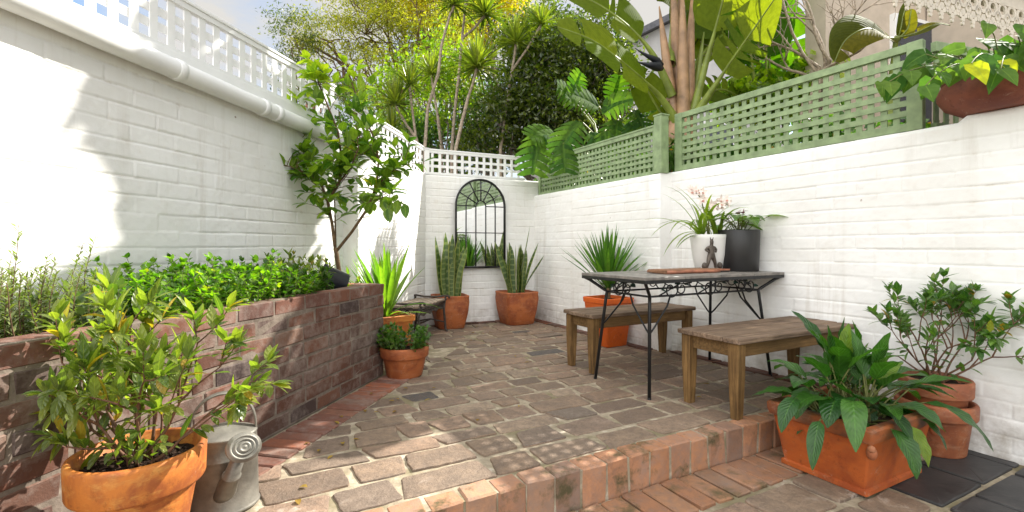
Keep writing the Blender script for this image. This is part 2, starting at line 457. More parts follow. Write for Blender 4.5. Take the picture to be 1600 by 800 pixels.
m_simple('stem_green', (0.13, 0.14, 0.035), 0.6, 0, 0.2, 30, 0.2)
m_simple('stem_red', (0.16, 0.075, 0.04), 0.65, 0, 0.25, 40, 0.3)
m_simple('petiole', (0.34, 0.20, 0.105), 0.5, 0, 0.25, 7, 0.2)
m_simple('petiole_green', (0.19, 0.24, 0.035), 0.45, 0, 0.2, 9, 0.15)
m_simple('spathe', (0.016, 0.017, 0.028), 0.45, 0, 0.2, 9, 0.1)
m_simple('render_beige', (0.50, 0.42, 0.335), 0.85, 0, 0.06, 6, 0.2, 0.2)
m_simple('render_grey', (0.47, 0.46, 0.46), 0.85, 0, 0.06, 6, 0.2, 0.2)
m_simple('cream_paint', (0.62, 0.55, 0.45), 0.55, 0, 0.06, 12, 0.15)
m_simple('soffit', (0.72, 0.71, 0.69), 0.6, 0, 0.04, 4, 0.05)
m_simple('slate_roof', (0.10, 0.10, 0.115), 0.6, 0, 0.2, 14, 0.3)
m_simple('tile_roof', (0.33, 0.15, 0.085), 0.8, 0, 0.25, 12, 0.4)
m_simple('house_brick', (0.30, 0.15, 0.10), 0.85, 0, 0.25, 18, 0.4)
m_simple('earth', (0.075, 0.062, 0.04), 0.95, 0, 0.3, 3, 0.5, 0.1)
m_simple('petal', (0.85, 0.75, 0.68), 0.5, 0, 0.10, 40, 0.05)
m_simple('lip', (0.45, 0.20, 0.15), 0.5, 0, 0.2, 60, 0.05)
m_simple('red_spathe', (0.18, 0.014, 0.02), 0.35, 0, 0.2, 30, 0.05)
def m_glass():
    t = NT('window_glass'); M['glass'] = t.done(t.principled((0.03, 0.04, 0.06), 0.08, None, 0, 0.8))
    t = NT('mirror'); M['mirror'] = t.done(t.principled((0.86, 0.87, 0.88), 0.02, None, 1.0, 0.5))
m_glass()
m_leaf('lf_lemon', (0.04, 0.105, 0.016), (0.20, 0.27, 0.03), 0.42, 0.35, odd=(0.012, (0.42, 0.35, 0.02)), vein=26)
m_leaf('lf_lemon_new', (0.13, 0.20, 0.022), (0.30, 0.33, 0.03), 0.5, 0.35, vein=26)
m_leaf('lf_shrub', (0.06, 0.105, 0.022), (0.21, 0.235, 0.045), 0.42, 0.32, spec=0.55, odd=(0.06, (0.34, 0.22, 0.03)), vein=24)
m_leaf('lf_parsley', (0.05, 0.13, 0.012), (0.20, 0.33, 0.02), 0.45, 0.4, odd=(0.03, (0.36, 0.36, 0.03)))
m_leaf('lf_mint', (0.03, 0.085, 0.015), (0.09, 0.16, 0.025), 0.35, 0.4)
m_leaf('lf_rosemary', (0.10, 0.13, 0.05), (0.22, 0.25, 0.09), 0.3, 0.5)
m_leaf('lf_sage', (0.07, 0.11, 0.055), (0.16, 0.20, 0.09), 0.3, 0.5)
m_leaf('lf_yucca', (0.06, 0.14, 0.015), (0.17, 0.27, 0.03), 0.4, 0.35)
m_leaf('lf_yucca_dark', (0.03, 0.10, 0.015), (0.10, 0.20, 0.03), 0.3, 0.35)
m_leaf('lf_snake', (0.045, 0.085, 0.025), (0.085, 0.13, 0.035), 0.12, 0.4, band=((0.17, 0.21, 0.085), 60.0, (0.20, 0.22, 0.05)))
m_leaf('lf_lily', (0.016, 0.065, 0.013), (0.055, 0.145, 0.02), 0.25, 0.3, spec=0.45, odd=(0.07, (0.15, 0.24, 0.02)), vein=60)
m_leaf('lf_camellia', (0.03, 0.09, 0.016), (0.11, 0.20, 0.032), 0.25, 0.3, spec=0.55, odd=(0.02, (0.4, 0.22, 0.02)), vein=24)
m_leaf('lf_orchid', (0.08, 0.14, 0.018), (0.22, 0.28, 0.035), 0.3, 0.35)
m_leaf('lf_anth', (0.04, 0.11, 0.018), (0.16, 0.23, 0.03), 0.3, 0.3, vein=22)
m_leaf('lf_vine', (0.035, 0.09, 0.022), (0.10, 0.155, 0.032), 0.4, 0.65, spec=.12, odd=(0.12, (0.42, 0.42, 0.02)), vein=22)
m_leaf('lf_monstera', (0.03, 0.08, 0.018), (0.085, 0.155, 0.022), 0.34, 0.7, hue=(1.35, 1.5, 0.2), spec=0.08, vein=34)
m_leaf('lf_strel', (0.062, 0.10, 0.012), (0.11, 0.145, 0.018), 0.42, 0.7, hue=(1.65, 1.5, 0.12), spec=0.08, vein=150)
m_leaf('lf_strel_dry', (0.06, 0.085, 0.014), (0.15, 0.14, 0.018), 0.4, 0.7, hue=(1.4, 1.3, 0.15), spec=0.08, vein=120)
m_leaf('lf_dark', (0.022, 0.048, 0.010), (0.13, 0.15, 0.022), 0.38, 0.25, spec=0.7)
m_leaf('lf_jac', (0.10, 0.115, 0.014), (0.34, 0.29, 0.03), 0.5, 0.5)
m_leaf('lf_lime', (0.08, 0.15, 0.012), (0.27, 0.33, 0.02), 0.45, 0.4)
m_leaf('lf_gold', (0.30, 0.24, 0.012), (0.50, 0.38, 0.02), 0.45, 0.5)
m_leaf('lf_drac', (0.05, 0.09, 0.012), (0.25, 0.27, 0.04), 0.3, 0.3, spec=0.6)
m_leaf('lf_banana', (0.045, 0.105, 0.010), (0.09, 0.165, 0.014), 0.42, 0.7, spec=0.08, hue=(1.2, 1.5, 0.15), vein=150)
# ------------------------------------------------------------------ the yard's layout (terrace at z = 0, lower paving at z = -0.15)
E = V(0.885, 0.466, 0).normalized()            # along the step, at right angles to the right wall
N_ = V(0.466, -0.885, 0).normalized()          # towards the camera, along the right wall
LOW = -0.15
def x_near(Y): return 3.764 - 0.56*Y           # right wall, near section
def x_far(Y): return 3.488 - 0.5333*Y          # right wall, far section (stands proud)
def x_back_y(X): return (X + 13.0365)/2.2124
def x_left(Y): return -2.282 + 0.2133*Y        # left wall behind the bed
def x_left2(Y): return -2.1433 + 0.2133*Y      # left wall, far section
def x_plant(Y): return -1.6233 + 0.2133*Y      # face of the brick planter

def hashn(ix, iy, seed):
    n = (ix*374761393 + iy*668265263 + seed*974711) & 0x7fffffff
    n = ((n ^ (n >> 13))*1274126177) & 0x7fffffff
    return ((n ^ (n >> 16)) & 0xffff)/65535.0
def vnoise(x, y, seed=0):
    ix = np.floor(x).astype(np.int64); iy = np.floor(y).astype(np.int64); fx = x-ix; fy = y-iy
    fx = fx*fx*(3-2*fx); fy = fy*fy*(3-2*fy)
    a = hashn(ix, iy, seed); b = hashn(ix+1, iy, seed); c = hashn(ix, iy+1, seed); d = hashn(ix+1, iy+1, seed)
    return (a*(1-fx)+b*fx)*(1-fy) + (c*(1-fx)+d*fx)*fy

def brick_relief(x, z, seed, course=0.083, blen=0.236, depth=0.006):
    zz = z + 0.008*(vnoise(x*1.3, z*2, seed)-0.5)
    row = np.floor(zz/course)
    off = np.where(row.astype(np.int64) % 2 == 0, 0.0, 0.5) + 0.12*(hashn(row.astype(np.int64), row.astype(np.int64)*0+3, seed)-0.5)
    xx = x/blen + off + 0.03*(vnoise(x*5, z*5, seed+1)-0.5)
    colm = np.floor(xx)
    dz = np.minimum(zz-row*course, (row+1)*course-zz); dx = np.minimum(xx-colm, colm+1-xx)*blen
    wid = 0.005 + 0.004*vnoise(x*9, z*9, seed+2)
    fill = vnoise(x*2.2, z*4.5, seed+5)
    sz = np.clip(dz/wid, 0, 1); sx = np.clip(dx/wid, 0, 1)
    sz = sz*sz*(3-2*sz); sx = sx*sx*(3-2*sx)
    j = np.minimum(sz, 1-(1-sx)*np.clip(1.25*hashn(colm.astype(np.int64), row.astype(np.int64), seed+9)-0.3, 0, 1))
    jd = (1-j)*np.clip(1.5*fill-.08, 0.25, 1.1); h = -depth*jd
    h += 0.0035*(hashn(colm.astype(np.int64), row.astype(np.int64), seed+7)-0.5)
    h += 0.0024*(vnoise(x*14, z*14, seed+3)-0.5) + 0.0014*(vnoise(x*45, z*45, seed+4)-0.5) + 0.004*(vnoise(x*2.5, z*2.5, seed+8)-0.5)
    return h, np.clip(jd, 0, 1)

def brick_wall(name, p0, p1, z0, z1, label, thick=0.23, res=0.0058, seed=1, top=None, depth=0.006, ends=(True, True), outer=None, mat='white_wall'):
    """front face looks to the right of p0 -> p1 turned clockwise; (local X along the wall, front at local -Y)"""
    p0 = Vector((p0[0], p0[1], 0)); p1 = Vector((p1[0], p1[1], 0)); d = p1-p0; L = d.length
    nx = max(2, int(L/res)); nz = max(2, int((z1-z0)/res))
    x = np.linspace(0, L, nx+1); z = np.linspace(z0, z1, nz+1)
    X, Z = np.meshgrid(x, z)
    H, J = brick_relief(X, Z-z0, seed, depth=depth)
    if top is not None:
        tz = top(x); Zt = Z + (tz-z1)[None, :]*np.clip((Z-(z1-0.05))/0.045, 0, 1)
    else: Zt = Z + 0.0
    edge = np.minimum(np.minimum(X, L-X), z1-Z); H = H - 0.012*np.clip(1-edge/0.02, 0, 1)**2
    verts = np.stack([X, -H, Zt], -1).reshape(-1, 3)
    W = nx+1
    i, k = np.meshgrid(np.arange(nx), np.arange(nz)); a = (k*W+i).reshape(-1)
    faces = np.stack([a, a+1, a+1+W, a+W], -1)
    # back shell, joined along the border
    n0 = len(verts); bt = verts.reshape(nz+1, nx+1, 3)
    back = bt.copy(); back[..., 1] = thick
    ring = [(0, c) for c in range(nx+1)] + [(r, nx) for r in range(1, nz+1)] + [(nz, c) for c in range(nx-1, -1, -1)] + [(r, 0) for r in range(nz-1, 0, -1)]
    bv = np.array([back[r, c] for r, c in ring]); m = len(ring)
    fr = [r*W+c for r, c in ring]
    side = [[fr[(q+1) % m], fr[q], n0+q, n0+(q+1) % m] for q in range(m)]
    V_ = np.concatenate([verts, bv]); F = np.concatenate([faces, np.array(side)])
    me = bpy.data.meshes.new(name)
    me.vertices.add(len(V_)); me.vertices.foreach_set('co', V_.astype(np.float32).ravel())
    me.loops.add(F.size); me.loops.foreach_set('vertex_index', F.astype(np.int32).ravel())
    me.polygons.add(len(F)); me.polygons.foreach_set('loop_start', (np.arange(len(F))*4).astype(np.int32))
    sm = np.ones(len(F), dtype=bool); sm[len(faces):] = False
    me.polygons.foreach_set('use_smooth', sm)
    me.update(calc_edges=True); me.validate()
    bm = bmesh.new(); bm.from_mesh(me); bm.verts.ensure_lookup_table()
    bm.faces.new([bm.verts[n0+q] for q in range(m)][::-1]); bm.to_mesh(me); bm.free()
    at_ = me.attributes.new('joint', 'FLOAT', 'POINT'); at_.data.foreach_set('value', np.concatenate([J.ravel(), np.zeros(m)]).astype(np.float32))
    me.materials.append(M[mat])
    o = bpy.data.objects.new(name, me); COL.objects.link(o)
    o.location = p0; o.rotation_euler = (0, 0, math.atan2(d.y, d.x))
    if label: tag(o, label, 'wall')
    return o

# left wall: front looks right (+X), so it runs from the far end towards the camera's side reversed
YL = 4.037
w_left = brick_wall('white_brick_wall', (x_left(0.2), 0.2), (x_left(YL+.02), YL+.02), -0.1, 1.83, 'white painted brick wall behind the planted bed, crossed by a thick leaf shadow', seed=3, depth=0.006)
w_left2 = brick_wall('white_brick_wall', (x_left2(4.009), 4.009), (x_left2(5.47), 5.47), -0.02, 1.735, 'white painted brick wall behind the small slatted bench', seed=5, thick=0.2)
w_back = brick_wall('white_brick_wall', (-1.02, x_back_y(-1.02)), (0.36, x_back_y(0.36)), -0.02, 1.72, 'white painted end wall that the arched mirror hangs on', seed=8, thick=0.2)
# the right wall: two sections and a pier, one thing
Y_P = 4.15
def near_top(x):
    y = 4.27 - x*0.8725
    yy = np.array(y); return 1.553 + 0.03*np.clip((2.50-yy)/0.03, 0, 1)
w_right = brick_wall('white_brick_wall', (x_near(4.30), 4.30), (x_near(0.6), 0.6), -0.2, 1.553, 'long white painted brick wall on the right, behind the table and benches', seed=12, top=near_top, depth=0.005)
ws = brick_wall('far_section', (x_far(6.12), 6.12), (x_far(Y_P), Y_P), -0.02, 1.535, None, seed=15, thick=0.33, depth=0.004)
ws.parent = w_right; ws.matrix_parent_inverse = (Matrix.Translation(w_right.location) @ w_right.rotation_euler.to_matrix().to_4x4()).inverted()

# ------------------------------------------------------------------ ground
def clip_poly(poly, lines):
    """keep the left side of each line (p, d)"""
    for (px, py, dx, dy) in lines:
        out = []; n = len(poly)
        if n == 0: return []
        def s(q): return dx*(q[1]-py) - dy*(q[0]-px)
        for i in range(n):
            a, b = poly[i], poly[(i+1) % n]; sa, sb = s(a), s(b)
            if sa >= 0: out.append(a)
            if (sa >= 0) != (sb >= 0):
                t = sa/(sa-sb); out.append((a[0]+(b[0]-a[0])*t, a[1]+(b[1]-a[1])*t))
        poly = out
    return poly
def area(p): return 0.5*abs(sum(p[i][0]*p[(i+1) % len(p)][1]-p[(i+1) % len(p)][0]*p[i][1] for i in range(len(p))))
def ragged(poly, amp=0.012, seg=0.05, rnd=0.03):
    """resample a polygon with rounded corners and an uneven edge"""
    n = len(poly); pts = []
    for i in range(n):
        a = Vector(poly[i-1]); b = Vector(poly[i]); c = Vector(poly[(i+1) % n])
        r1 = min(rnd, (a-b).length*0.42); r2 = min(rnd, (c-b).length*0.42)
        q1 = b+(a-b).normalized()*r1 if (a-b).length > 1e-6 else b; q2 = b+(c-b).normalized()*r2 if (c-b).length > 1e-6 else b
        pts += [q1, (q1+q2)*0.25+b*0.5, q2]
    out = []
    for i in range(len(pts)):
        a, b = pts[i], pts[(i+1) % len(pts)]; l = (b-a).length
        k = max(1, int(l/seg))
        for j in range(k): out.append(a+(b-a)*(j/k))
    cx = sum(p.x for p in out)/len(out); cy = sum(p.y for p in out)/len(out); ctr = Vector((cx, cy))
    ph = rr(0, 100); res = []
    for i, p in enumerate(out):
        d = (p-ctr); k = amp*(math.sin(i*0.55+ph)*0.35+rr(-.42, .42)-0.2)
        res.append((p.x+d.x/max(d.length, 1e-6)*k, p.y+d.y/max(d.length, 1e-6)*k))
    return res

O2 = V(0.746, 2.177, 0)                         # a point on the step's front edge
def loc2(s, t): p = O2 + E*s + N_*t; return (p.x, p.y)

ground = MB(); ground.add([(-60,-60,-0.32),(60,-60,-0.32),(60,90,-0.32),(-60,90,-0.32)], [(0,1,2,3)])
tag(ground.build('ground', M['earth'], smooth=False), kind='structure')

def sharp(o, ang=28):
    o.data.set_sharp_from_angle(angle=R(ang)); return o
def pl(p, q): return (p[0], p[1], q[0]-p[0], q[1]-p[1])
P_l0 = (x_plant(-0.5), -0.5); P_l1 = (x_plant(3.38), 3.38)
pn = V(0.978, -0.2086, 0)
edge_off = 0.232
A0 = (P_l0[0]+pn.x*edge_off, P_l0[1]+pn.y*edge_off); A1 = (P_l1[0]+pn.x*edge_off, P_l1[1]+pn.y*edge_off)
bk0 = (-1.1, x_back_y(-1.1)); bk1 = (0.5, x_back_y(0.5))
# terrace limits (keep left of each): step edge running along E, right wall upward, back wall leftward, edging downward
L_step = (loc2(0, -0.102)[0], loc2(0, -0.102)[1], E.x, E.y)
L_right = (x_near(3)-0.05, 3-0.02, -0.56, 1.0)
L_back = (bk1[0], bk1[1], bk0[0]-bk1[0], bk0[1]-bk1[1])
L_left = (A1[0], A1[1], A0[0]-A1[0], A0[1]-A1[1])
L_left_b = (x_left2(4.5), 4.5, -0.2133, -1.0)

# terrace bed of mortar
tb = MB()
base = clip_poly([(-3, -1), (4, -1), (4, 7), (-3, 7)], [(loc2(0, -0.007)[0], loc2(0, -0.007)[1], E.x, E.y), L_right, L_back, (x_left(1)-0.0, 1, -0.2133, -1.0)])
# mortar as a fine sheet with a little unevenness
bmb = bmesh.new(); fv = [bmb.verts.new((x, y, -0.006)) for x, y in base]; bmb.faces.new(fv)
ext = bmesh.ops.extrude_face_region(bmb, geom=bmb.faces[:]); 
for e in ext['geom']:
    if isinstance(e, bmesh.types.BMVert): e.co.z = -0.30
me = bpy.data.meshes.new('terrace'); bmesh.ops.recalc_face_normals(bmb, faces=bmb.faces[:]); bmb.to_mesh(me); bmb.free(); me.materials.append(M['mortar'])
terrace = bpy.data.objects.new('terrace', me); COL.objects.link(terrace); tag(terrace, kind='structure')

random.seed(42)
stones = MB()
t = -0.105
row = 0
while t > -5.2:
    h = rr(0.135, 0.215)
    s = -3.4 + rr(0, 0.3)
    while s < 2.6:
        l = rr(0.20, 0.38) if random.random() < 0.72 else rr(0.14, 0.22)
        g = rr(0.009, 0.017)
        sk = rr(-0.04, 0.04); hv = rr(-0.02, 0.02)
        quad = [loc2(s+g+sk*0.5, t-g+hv*0.4), loc2(s+l-g+rr(-.015,.015), t-g-hv*0.4), loc2(s+l-g+rr(-.02,.02), t-h+g+rr(-.012,.012)), loc2(s+g+rr(-.02,.02)-sk*0.5, t-h+g+rr(-.012,.012))]
        q = clip_poly(quad[::1], [L_step, L_right, L_back, L_left if True else L_left_b])
        if len(q) < 3 or area(q) < 0.006:
            # beyond the planter's end the paving runs on to the wall
            q = []
        if q:
            stones.poly_slab(ragged(q, 0.008, 0.03, 0.014), -0.03, rr(-0.004, 0.005), ch=0.0035, drop=0.005, top_noise=0.014)
        elif min(p[1] for p in quad) > 3.35:
            q = clip_poly(quad, [L_right, L_back, L_left_b])
            if len(q) >= 3 and area(q) > 0.006:
                stones.poly_slab(ragged(q, 0.008, 0.03, 0.014), -0.03, rr(-0.004, 0.005), ch=0.0035, drop=0.005, top_noise=0.014)
        s += l
    t -= h; row += 1
tag(sharp(stones.build('terrace_paving', M['stone'])), kind='structure')

# brick edging along the planter, headers side by side
eg = MB(); pd = V(0.2086, 0.978, 0); ax = axes(pd)
y = -0.2
start = V(x_plant(0.3), 0.3, 0); k = 0; dist = 0.0
while dist < 3.22:
    w = rr(0.070, 0.080)
    c = start + pd*(dist+w/2) + pn*(0.016+0.107)
    eg.cbox((c.x, c.y, -0.033+rr(-.003, .002)), (w, 0.212, 0.076), ax @ Matrix.Rotation(rr(-.02, .02), 3, 'Z'), 0.005, jit=0.0025)
    dist += w + 0.011
tag(eg.build('brick_edging', M['paver_brick'], smooth=False), kind='structure')
# a row of stretchers against the right wall and the back wall
bd = MB()
def border(p0, p1, inward, n_):
    p0 = Vector((*p0, 0)); p1 = Vector((*p1, 0)); d = (p1-p0).normalized(); a = axes(d); q = 0
    while q < (p1-p0).length-0.1:
        l = rr(0.20, 0.235); c = p0+d*(q+l/2)+inward*0.06
        bd.cbox((c.x, c.y, -0.031+rr(-.002, .004)), (l, 0.10, 0.076), a, 0.005, jit=0.003); q += l+0.012
border((x_near(2.95), 2.95), (x_near(4.1), 4.1), V(-0.872, -0.488, 0), 0)
border((x_far(4.2), 4.2), (x_far(5.95), 5.95), V(-0.882, -0.47, 0), 0)
border((0.2, x_back_y(0.2)), (-0.93, x_back_y(-0.93)), V(0.41, -0.91, 0), 0)
tag(bd.build('brick_border', M['paver_brick']), kind='structure')

# the step: soldier bricks with their heads showing
st = MB(); a = axes(E); s = -2.4
while s < 1.50:
    w = rr(0.108, 0.122) if s < 0.3 else rr(0.105, 0.118)
    p = O2 + E*(s+w/2) + N_*(-0.052)
    st.cbox((p.x, p.y, -0.085+rr(-.003, .004)), (w, 0.102+rr(-.004, .004), 0.172), a @ Matrix.Rotation(rr(-.025, .025), 3, 'Y') @ Matrix.Rotation(rr(-.02, .02), 3, 'Z'), 0.007, jit=0.004)
    s += w+0.009
tag(st.build('brick_step', M['step_brick'], smooth=False), kind='structure')
# lower paving
lowbase = MB(); c1, c2 = loc2(-2.8, 0.0), loc2(1.75, 0.0)
lowpoly = clip_poly([(-3, -1), (5, -1), (5, 7), (-3, 7)], [(loc2(0, -0.02)[0], loc2(0, -0.02)[1], -E.x, -E.y), (x_near(3)+0.05, 3, -0.56, 1.0)])
lowbase.add([(x, y, LOW-0.008) for x, y in lowpoly], [tuple(range(len(lowpoly)))])
tag(lowbase.build('lower_ground', M['mortar'], smooth=False), kind='structure')
lb = MB(); s = -2.3
while s < 1.75:
    w = rr(0.092, 0.104); l = 0.225
    p = O2+E*(s+w/2)+N_*(0.008+l/2)
    lb.cbox((p.x, p.y, LOW-0.033+rr(-.003, .004)), (w, l, 0.076), a @ Matrix.Rotation(rr(-.02, .02), 3, 'Z'), 0.005, jit=0.004)
    s += w+0.012
tag(lb.build('lower_brick_row', M['low_brick'], smooth=False), kind='structure')
lim_r = (x_near(3)-0.012, 3, -0.56, 1.0)
lp = MB(); sl = MB()
t = 0.245
while t < 1.6:
    h = rr(0.19, 0.25); s = -2.3
    while s < 0.72:
        l = rr(0.26, 0.42); s1 = min(s+l, 0.74); g = 0.012
        if s1-s > 0.09:
            q = [loc2(s+g, t+h-g), loc2(s1-g, t+h-g+rr(-.01, .01)), loc2(s1-g+rr(-.015, .015), t+g), loc2(s+g+rr(-.015, .015), t+g+rr(-.01, .01))]
            lp.poly_slab(ragged(q, 0.009, 0.045, 0.03), LOW-0.03, LOW+rr(-0.002, 0.005), 0.005, drop=0.007, top_noise=0.012)
        s += l
    t += h
# stones between the step row and the slates, beside the wall
for (s0, s1, t0, t1) in ((0.76, 1.06, 0.25, 0.42), (1.08, 1.32, 0.25, 0.41), (1.34, 1.9, 0.25, 0.40)):
    q = clip_poly([loc2(s0, t1), loc2(s1, t1), loc2(s1, t0), loc2(s0, t0)], [lim_r])
    if len(q) > 2: lp.poly_slab(ragged(q, 0.006, 0.045, 0.03), LOW-0.03, LOW+0.003, 0.005, drop=0.007)
tag(sharp(lp.build('lower_paving', M['stone'])), kind='structure')
for (t0, t1, cuts) in ((0.435, 0.672, (0.76, 1.155, 1.50, 1.86, 2.3)), (0.695, 1.02, (0.76, 0.99, 1.40, 1.82, 2.3)), (1.04, 1.4, (0.76, 1.2, 1.6, 2.3))):
    for s0, s1 in zip(cuts[:-1], cuts[1:]):
        q = clip_poly([loc2(s0+.008, t1), loc2(s1-.008, t1), loc2(s1-.008, t0), loc2(s0+.008, t0)], [lim_r])
        if len(q) > 2: sl.poly_slab(ragged(q, 0.003, 0.08, 0.012), LOW-0.03, LOW+rr(0, .004), 0.004, drop=0.004, top_noise=0.006)
tag(sl.build('slate_paving', M['slate'], smooth=False), kind='structure')

# ------------------------------------------------------------------ brick planter
def brick_face(mb, p0, d, out, L, courses, z0=0.0, ch=0.0806, first=0.0, mi=0, cap_mi=None):
    aa = axes(d)
    for r in range(courses):
        off = (0.0 if r % 2 == 0 else -0.118) + rr(-.02, .02); q = off
        while q < L:
            l = rr(0.205, 0.228) if random.random() > 0.12 else 0.105
            a0, a1 = max(q, 0), min(q+l, L)
            if a1-a0 > 0.03:
                c = p0 + d*((a0+a1)/2) - out*0.052
                top = (r == courses-1)
                mb.cbox((c.x, c.y, z0+ch*r+ch/2+rr(-.002, .002)), (a1-a0, 0.104+rr(-.003, .005), ch-0.010), aa @ Matrix.Rotation(rr(-.008, .008), 3, 'Y'), 0.005, mi=(cap_mi if top and cap_mi is not None else mi), jit=0.003)
            q += l+0.010
pl_root = thing('brick_planter', 'long raised planter of reddish brown bricks against the left wall', 'planter', (x_plant(1.5), 1.5, 0))
pw = MB(); p0 = V(x_plant(0.2), 0.2, 0); LP = (V(*P_l1, 0)-p0).length
brick_face(pw, p0, pd, pn, LP, 8, cap_mi=1)
# end wall towards the bench
brick_face(pw, V(P_l1[0], P_l1[1], 0) - pn*0.11, -pn, pd, 0.52, 8, cap_mi=1)
# mortar core just behind the faces
aa = axes(pd)
c = p0+pd*((LP-0.006)/2) - pn*0.051
pw.box((c.x, c.y, 0.319), (LP-0.010, 0.096, 0.638), aa, 2)
e0 = V(P_l1[0], P_l1[1], 0) - pn*0.11 - pd*0.054
c = e0 - pn*0.26
pw.box((c.x, c.y, 0.315), (0.090, 0.52, 0.63), aa, 2)
def par(o, root):
    o.parent = root; o.matrix_parent_inverse = Matrix.Translation(root.location).inverted() if root.rotation_euler[2] == 0 else root.matrix_basis.inverted()
    return o
par(pw.build('planter_wall', [M['planter_brick'], M['cap_brick'], M['mortar_dark']], smooth=False), pl_root)
so = MB()
nx_, ny_ = 60, 12
vs = []
for i in range(nx_+1):
    for j in range(ny_+1):
        yy = 0.22+3.12*i/nx_
        p = V(x_plant(yy), yy, 0) - pn*(0.10+0.545*j/ny_)
        vs.append((p.x, p.y, 0.575+rr(-.012, .012)))
so.add(vs, [(i*(ny_+1)+j, (i+1)*(ny_+1)+j, (i+1)*(ny_+1)+j+1, i*(ny_+1)+j+1) for i in range(nx_) for j in range(ny_)])
par(so.build('soil', M['soil']), pl_root)

# ------------------------------------------------------------------ lattices
def slats(mb, L, H, px, pz, w, t, z0=0.0, front='h', mi=0):
    """square lattice in the local X-Z plane, front towards -Y"""
    yh, yv = (-t/2-0.0003, t/2) if front == 'h' else (t/2, -t/2-0.0003)
    nz = int(round(H/pz)); nx = int(round(L/px))
    for i in range(1, nz):
        mb.box((L/2, yh+rr(-.0005, .0005), z0+H*i/nz), (L, t, w+rr(-.001, .001)), None, mi)
    for i in range(1, nx):
        mb.box((L*i/nx+rr(-.002, .002), yv+rr(-.0005, .0005), z0+H/2), (w+rr(-.001, .001), t, H), None, mi)

def lattice_run(name, label, p0, p1, z0, z1, px, pz, w, paint, rail=0.045, front='h', cat='lattice fence', posts=(), thick=0.009, zt1=None, capw=0.05, stiles=0):
    p0 = V(*p0, 0); p1 = V(*p1, 0); d = p1-p0; L = d.length
    root = thing(name, label, cat, (p0.x, p0.y, z0), math.atan2(d.y, d.x))
    H = z1-z0
    mb = MB(); slats(mb, L, H-2*rail, px, pz, w, thick, rail, front)
    if zt1 is not None:
        sh = (zt1-z1)/L
        mb.v = [(x, y, z+x*sh) for x, y, z in mb.v]
    mb.build('slat_panel', M[paint], root, smooth=False)
    def railbox(nm, z, hh, dep, y=0.0, o=0.0):
        m = MB(); m.box((L/2, y, z), (L+o, dep, hh))
        if zt1 is not None: m.v = [(x, yy, zz+x*sh) for x, yy, zz in m.v]
        m.build(nm, M[paint], root, smooth=False, bevel=0.002)
    railbox('top_rail', H-rail/2, rail, 0.036); railbox('bottom_rail', rail/2, rail, 0.034)
    if capw: railbox('rail_cap', H+0.008, 0.016, capw)
    for x in ((stiles/2, L-stiles/2) if stiles else ()):
        m = MB(); m.box((x, -0.001, H/2), (stiles, 0.042, H+0.004)); m.build('stile', M[paint], root, smooth=False, bevel=0.003)
    for (x, z_a, z_b, ww) in posts:
        m = MB(); m.box((x, 0.0, (z_a+z_b)/2), (ww, ww, z_b-z_a)); m.build('post', M[paint], root, smooth=False, bevel=0.004)
    return root

dirL = V(0.2086, 0.978, 0)
pL = lambda Y, o: (x_left(Y)-0.978*o, Y+0.2086*o)
lattice_run('white_lattice', 'white timber lattice above the gutter pipe on the left wall', pL(0.3, 0.02), pL(4.0, 0.02), 1.90, 2.20, 0.098, 0.083, 0.042, 'white_paint', 0.032, 'v', posts=())
lattice_run('white_lattice', 'short white lattice behind the lemon tree, sloping down to the corner', (x_left2(4.03)-0.05, 4.03), (x_left2(5.47)-0.04, 5.47), 1.745, 2.08, 0.085, 0.075, 0.032, 'white_paint', 0.032, 'v', zt1=2.02)
lattice_run('white_lattice', 'white lattice strip above the arched mirror', (-1.0, x_back_y(-1.0)+0.03), (0.16, x_back_y(0.16)+0.03), 1.722, 2.0, 0.089, 0.08, 0.030, 'white_paint', 0.028, 'v', posts=((0.03, 0, 0.30, 0.05),))
# fascia board between the pipe and the lattice, and the pipe itself
fb = MB(); pA, pB = V(*pL(0.3, -0.012), 0), V(*pL(4.0, -0.012), 0)
c = (pA+pB)/2; fb.box((c.x, c.y, 1.868), ((pB-pA).length, 0.02, 0.07), axes(pB-pA))
c2 = c - pn*0.10; fb.box((c2.x, c2.y, 1.866), ((pB-pA).length, 0.165, 0.055), axes(pB-pA))
tag(fb.build('fascia_board', M['white_paint'], smooth=False, bevel=0.003), 'long white fascia board on top of the left wall, under the lattice', 'board')
pr = thing('gutter_pipe', 'fat white gutter pipe running along the top of the left wall', 'pipe', (x_left(0.4), 0.4, 1.85))
g = MB(); pts = []
for i in range(24):
    y = 0.35 + (3.93-0.35)*i/23; p = V(x_left(y), y, 0)+pn*0.062; pts.append(V(p.x, p.y, 1.868-0.030*y+rr(-.0015, .0015)))
g.tube(pts, 0.050, 20); par(g.build('pipe', M['white_paint']), pr)
for y in (2.45, 3.04, 3.16, 0.9):
    m = MB(); p = V(x_left(y), y, 0)+pn*0.062; z = 1.868-0.030*y
    m.tube([p+V(0,0,z)-dirL*0.022, p+V(0,0,z)-dirL*0.019, p+V(0,0,z)+dirL*0.019, p+V(0,0,z)+dirL*0.022], [0.050, 0.0545, 0.0545, 0.050], 20)
    par(m.build('coupling', M['white_paint']), pr)

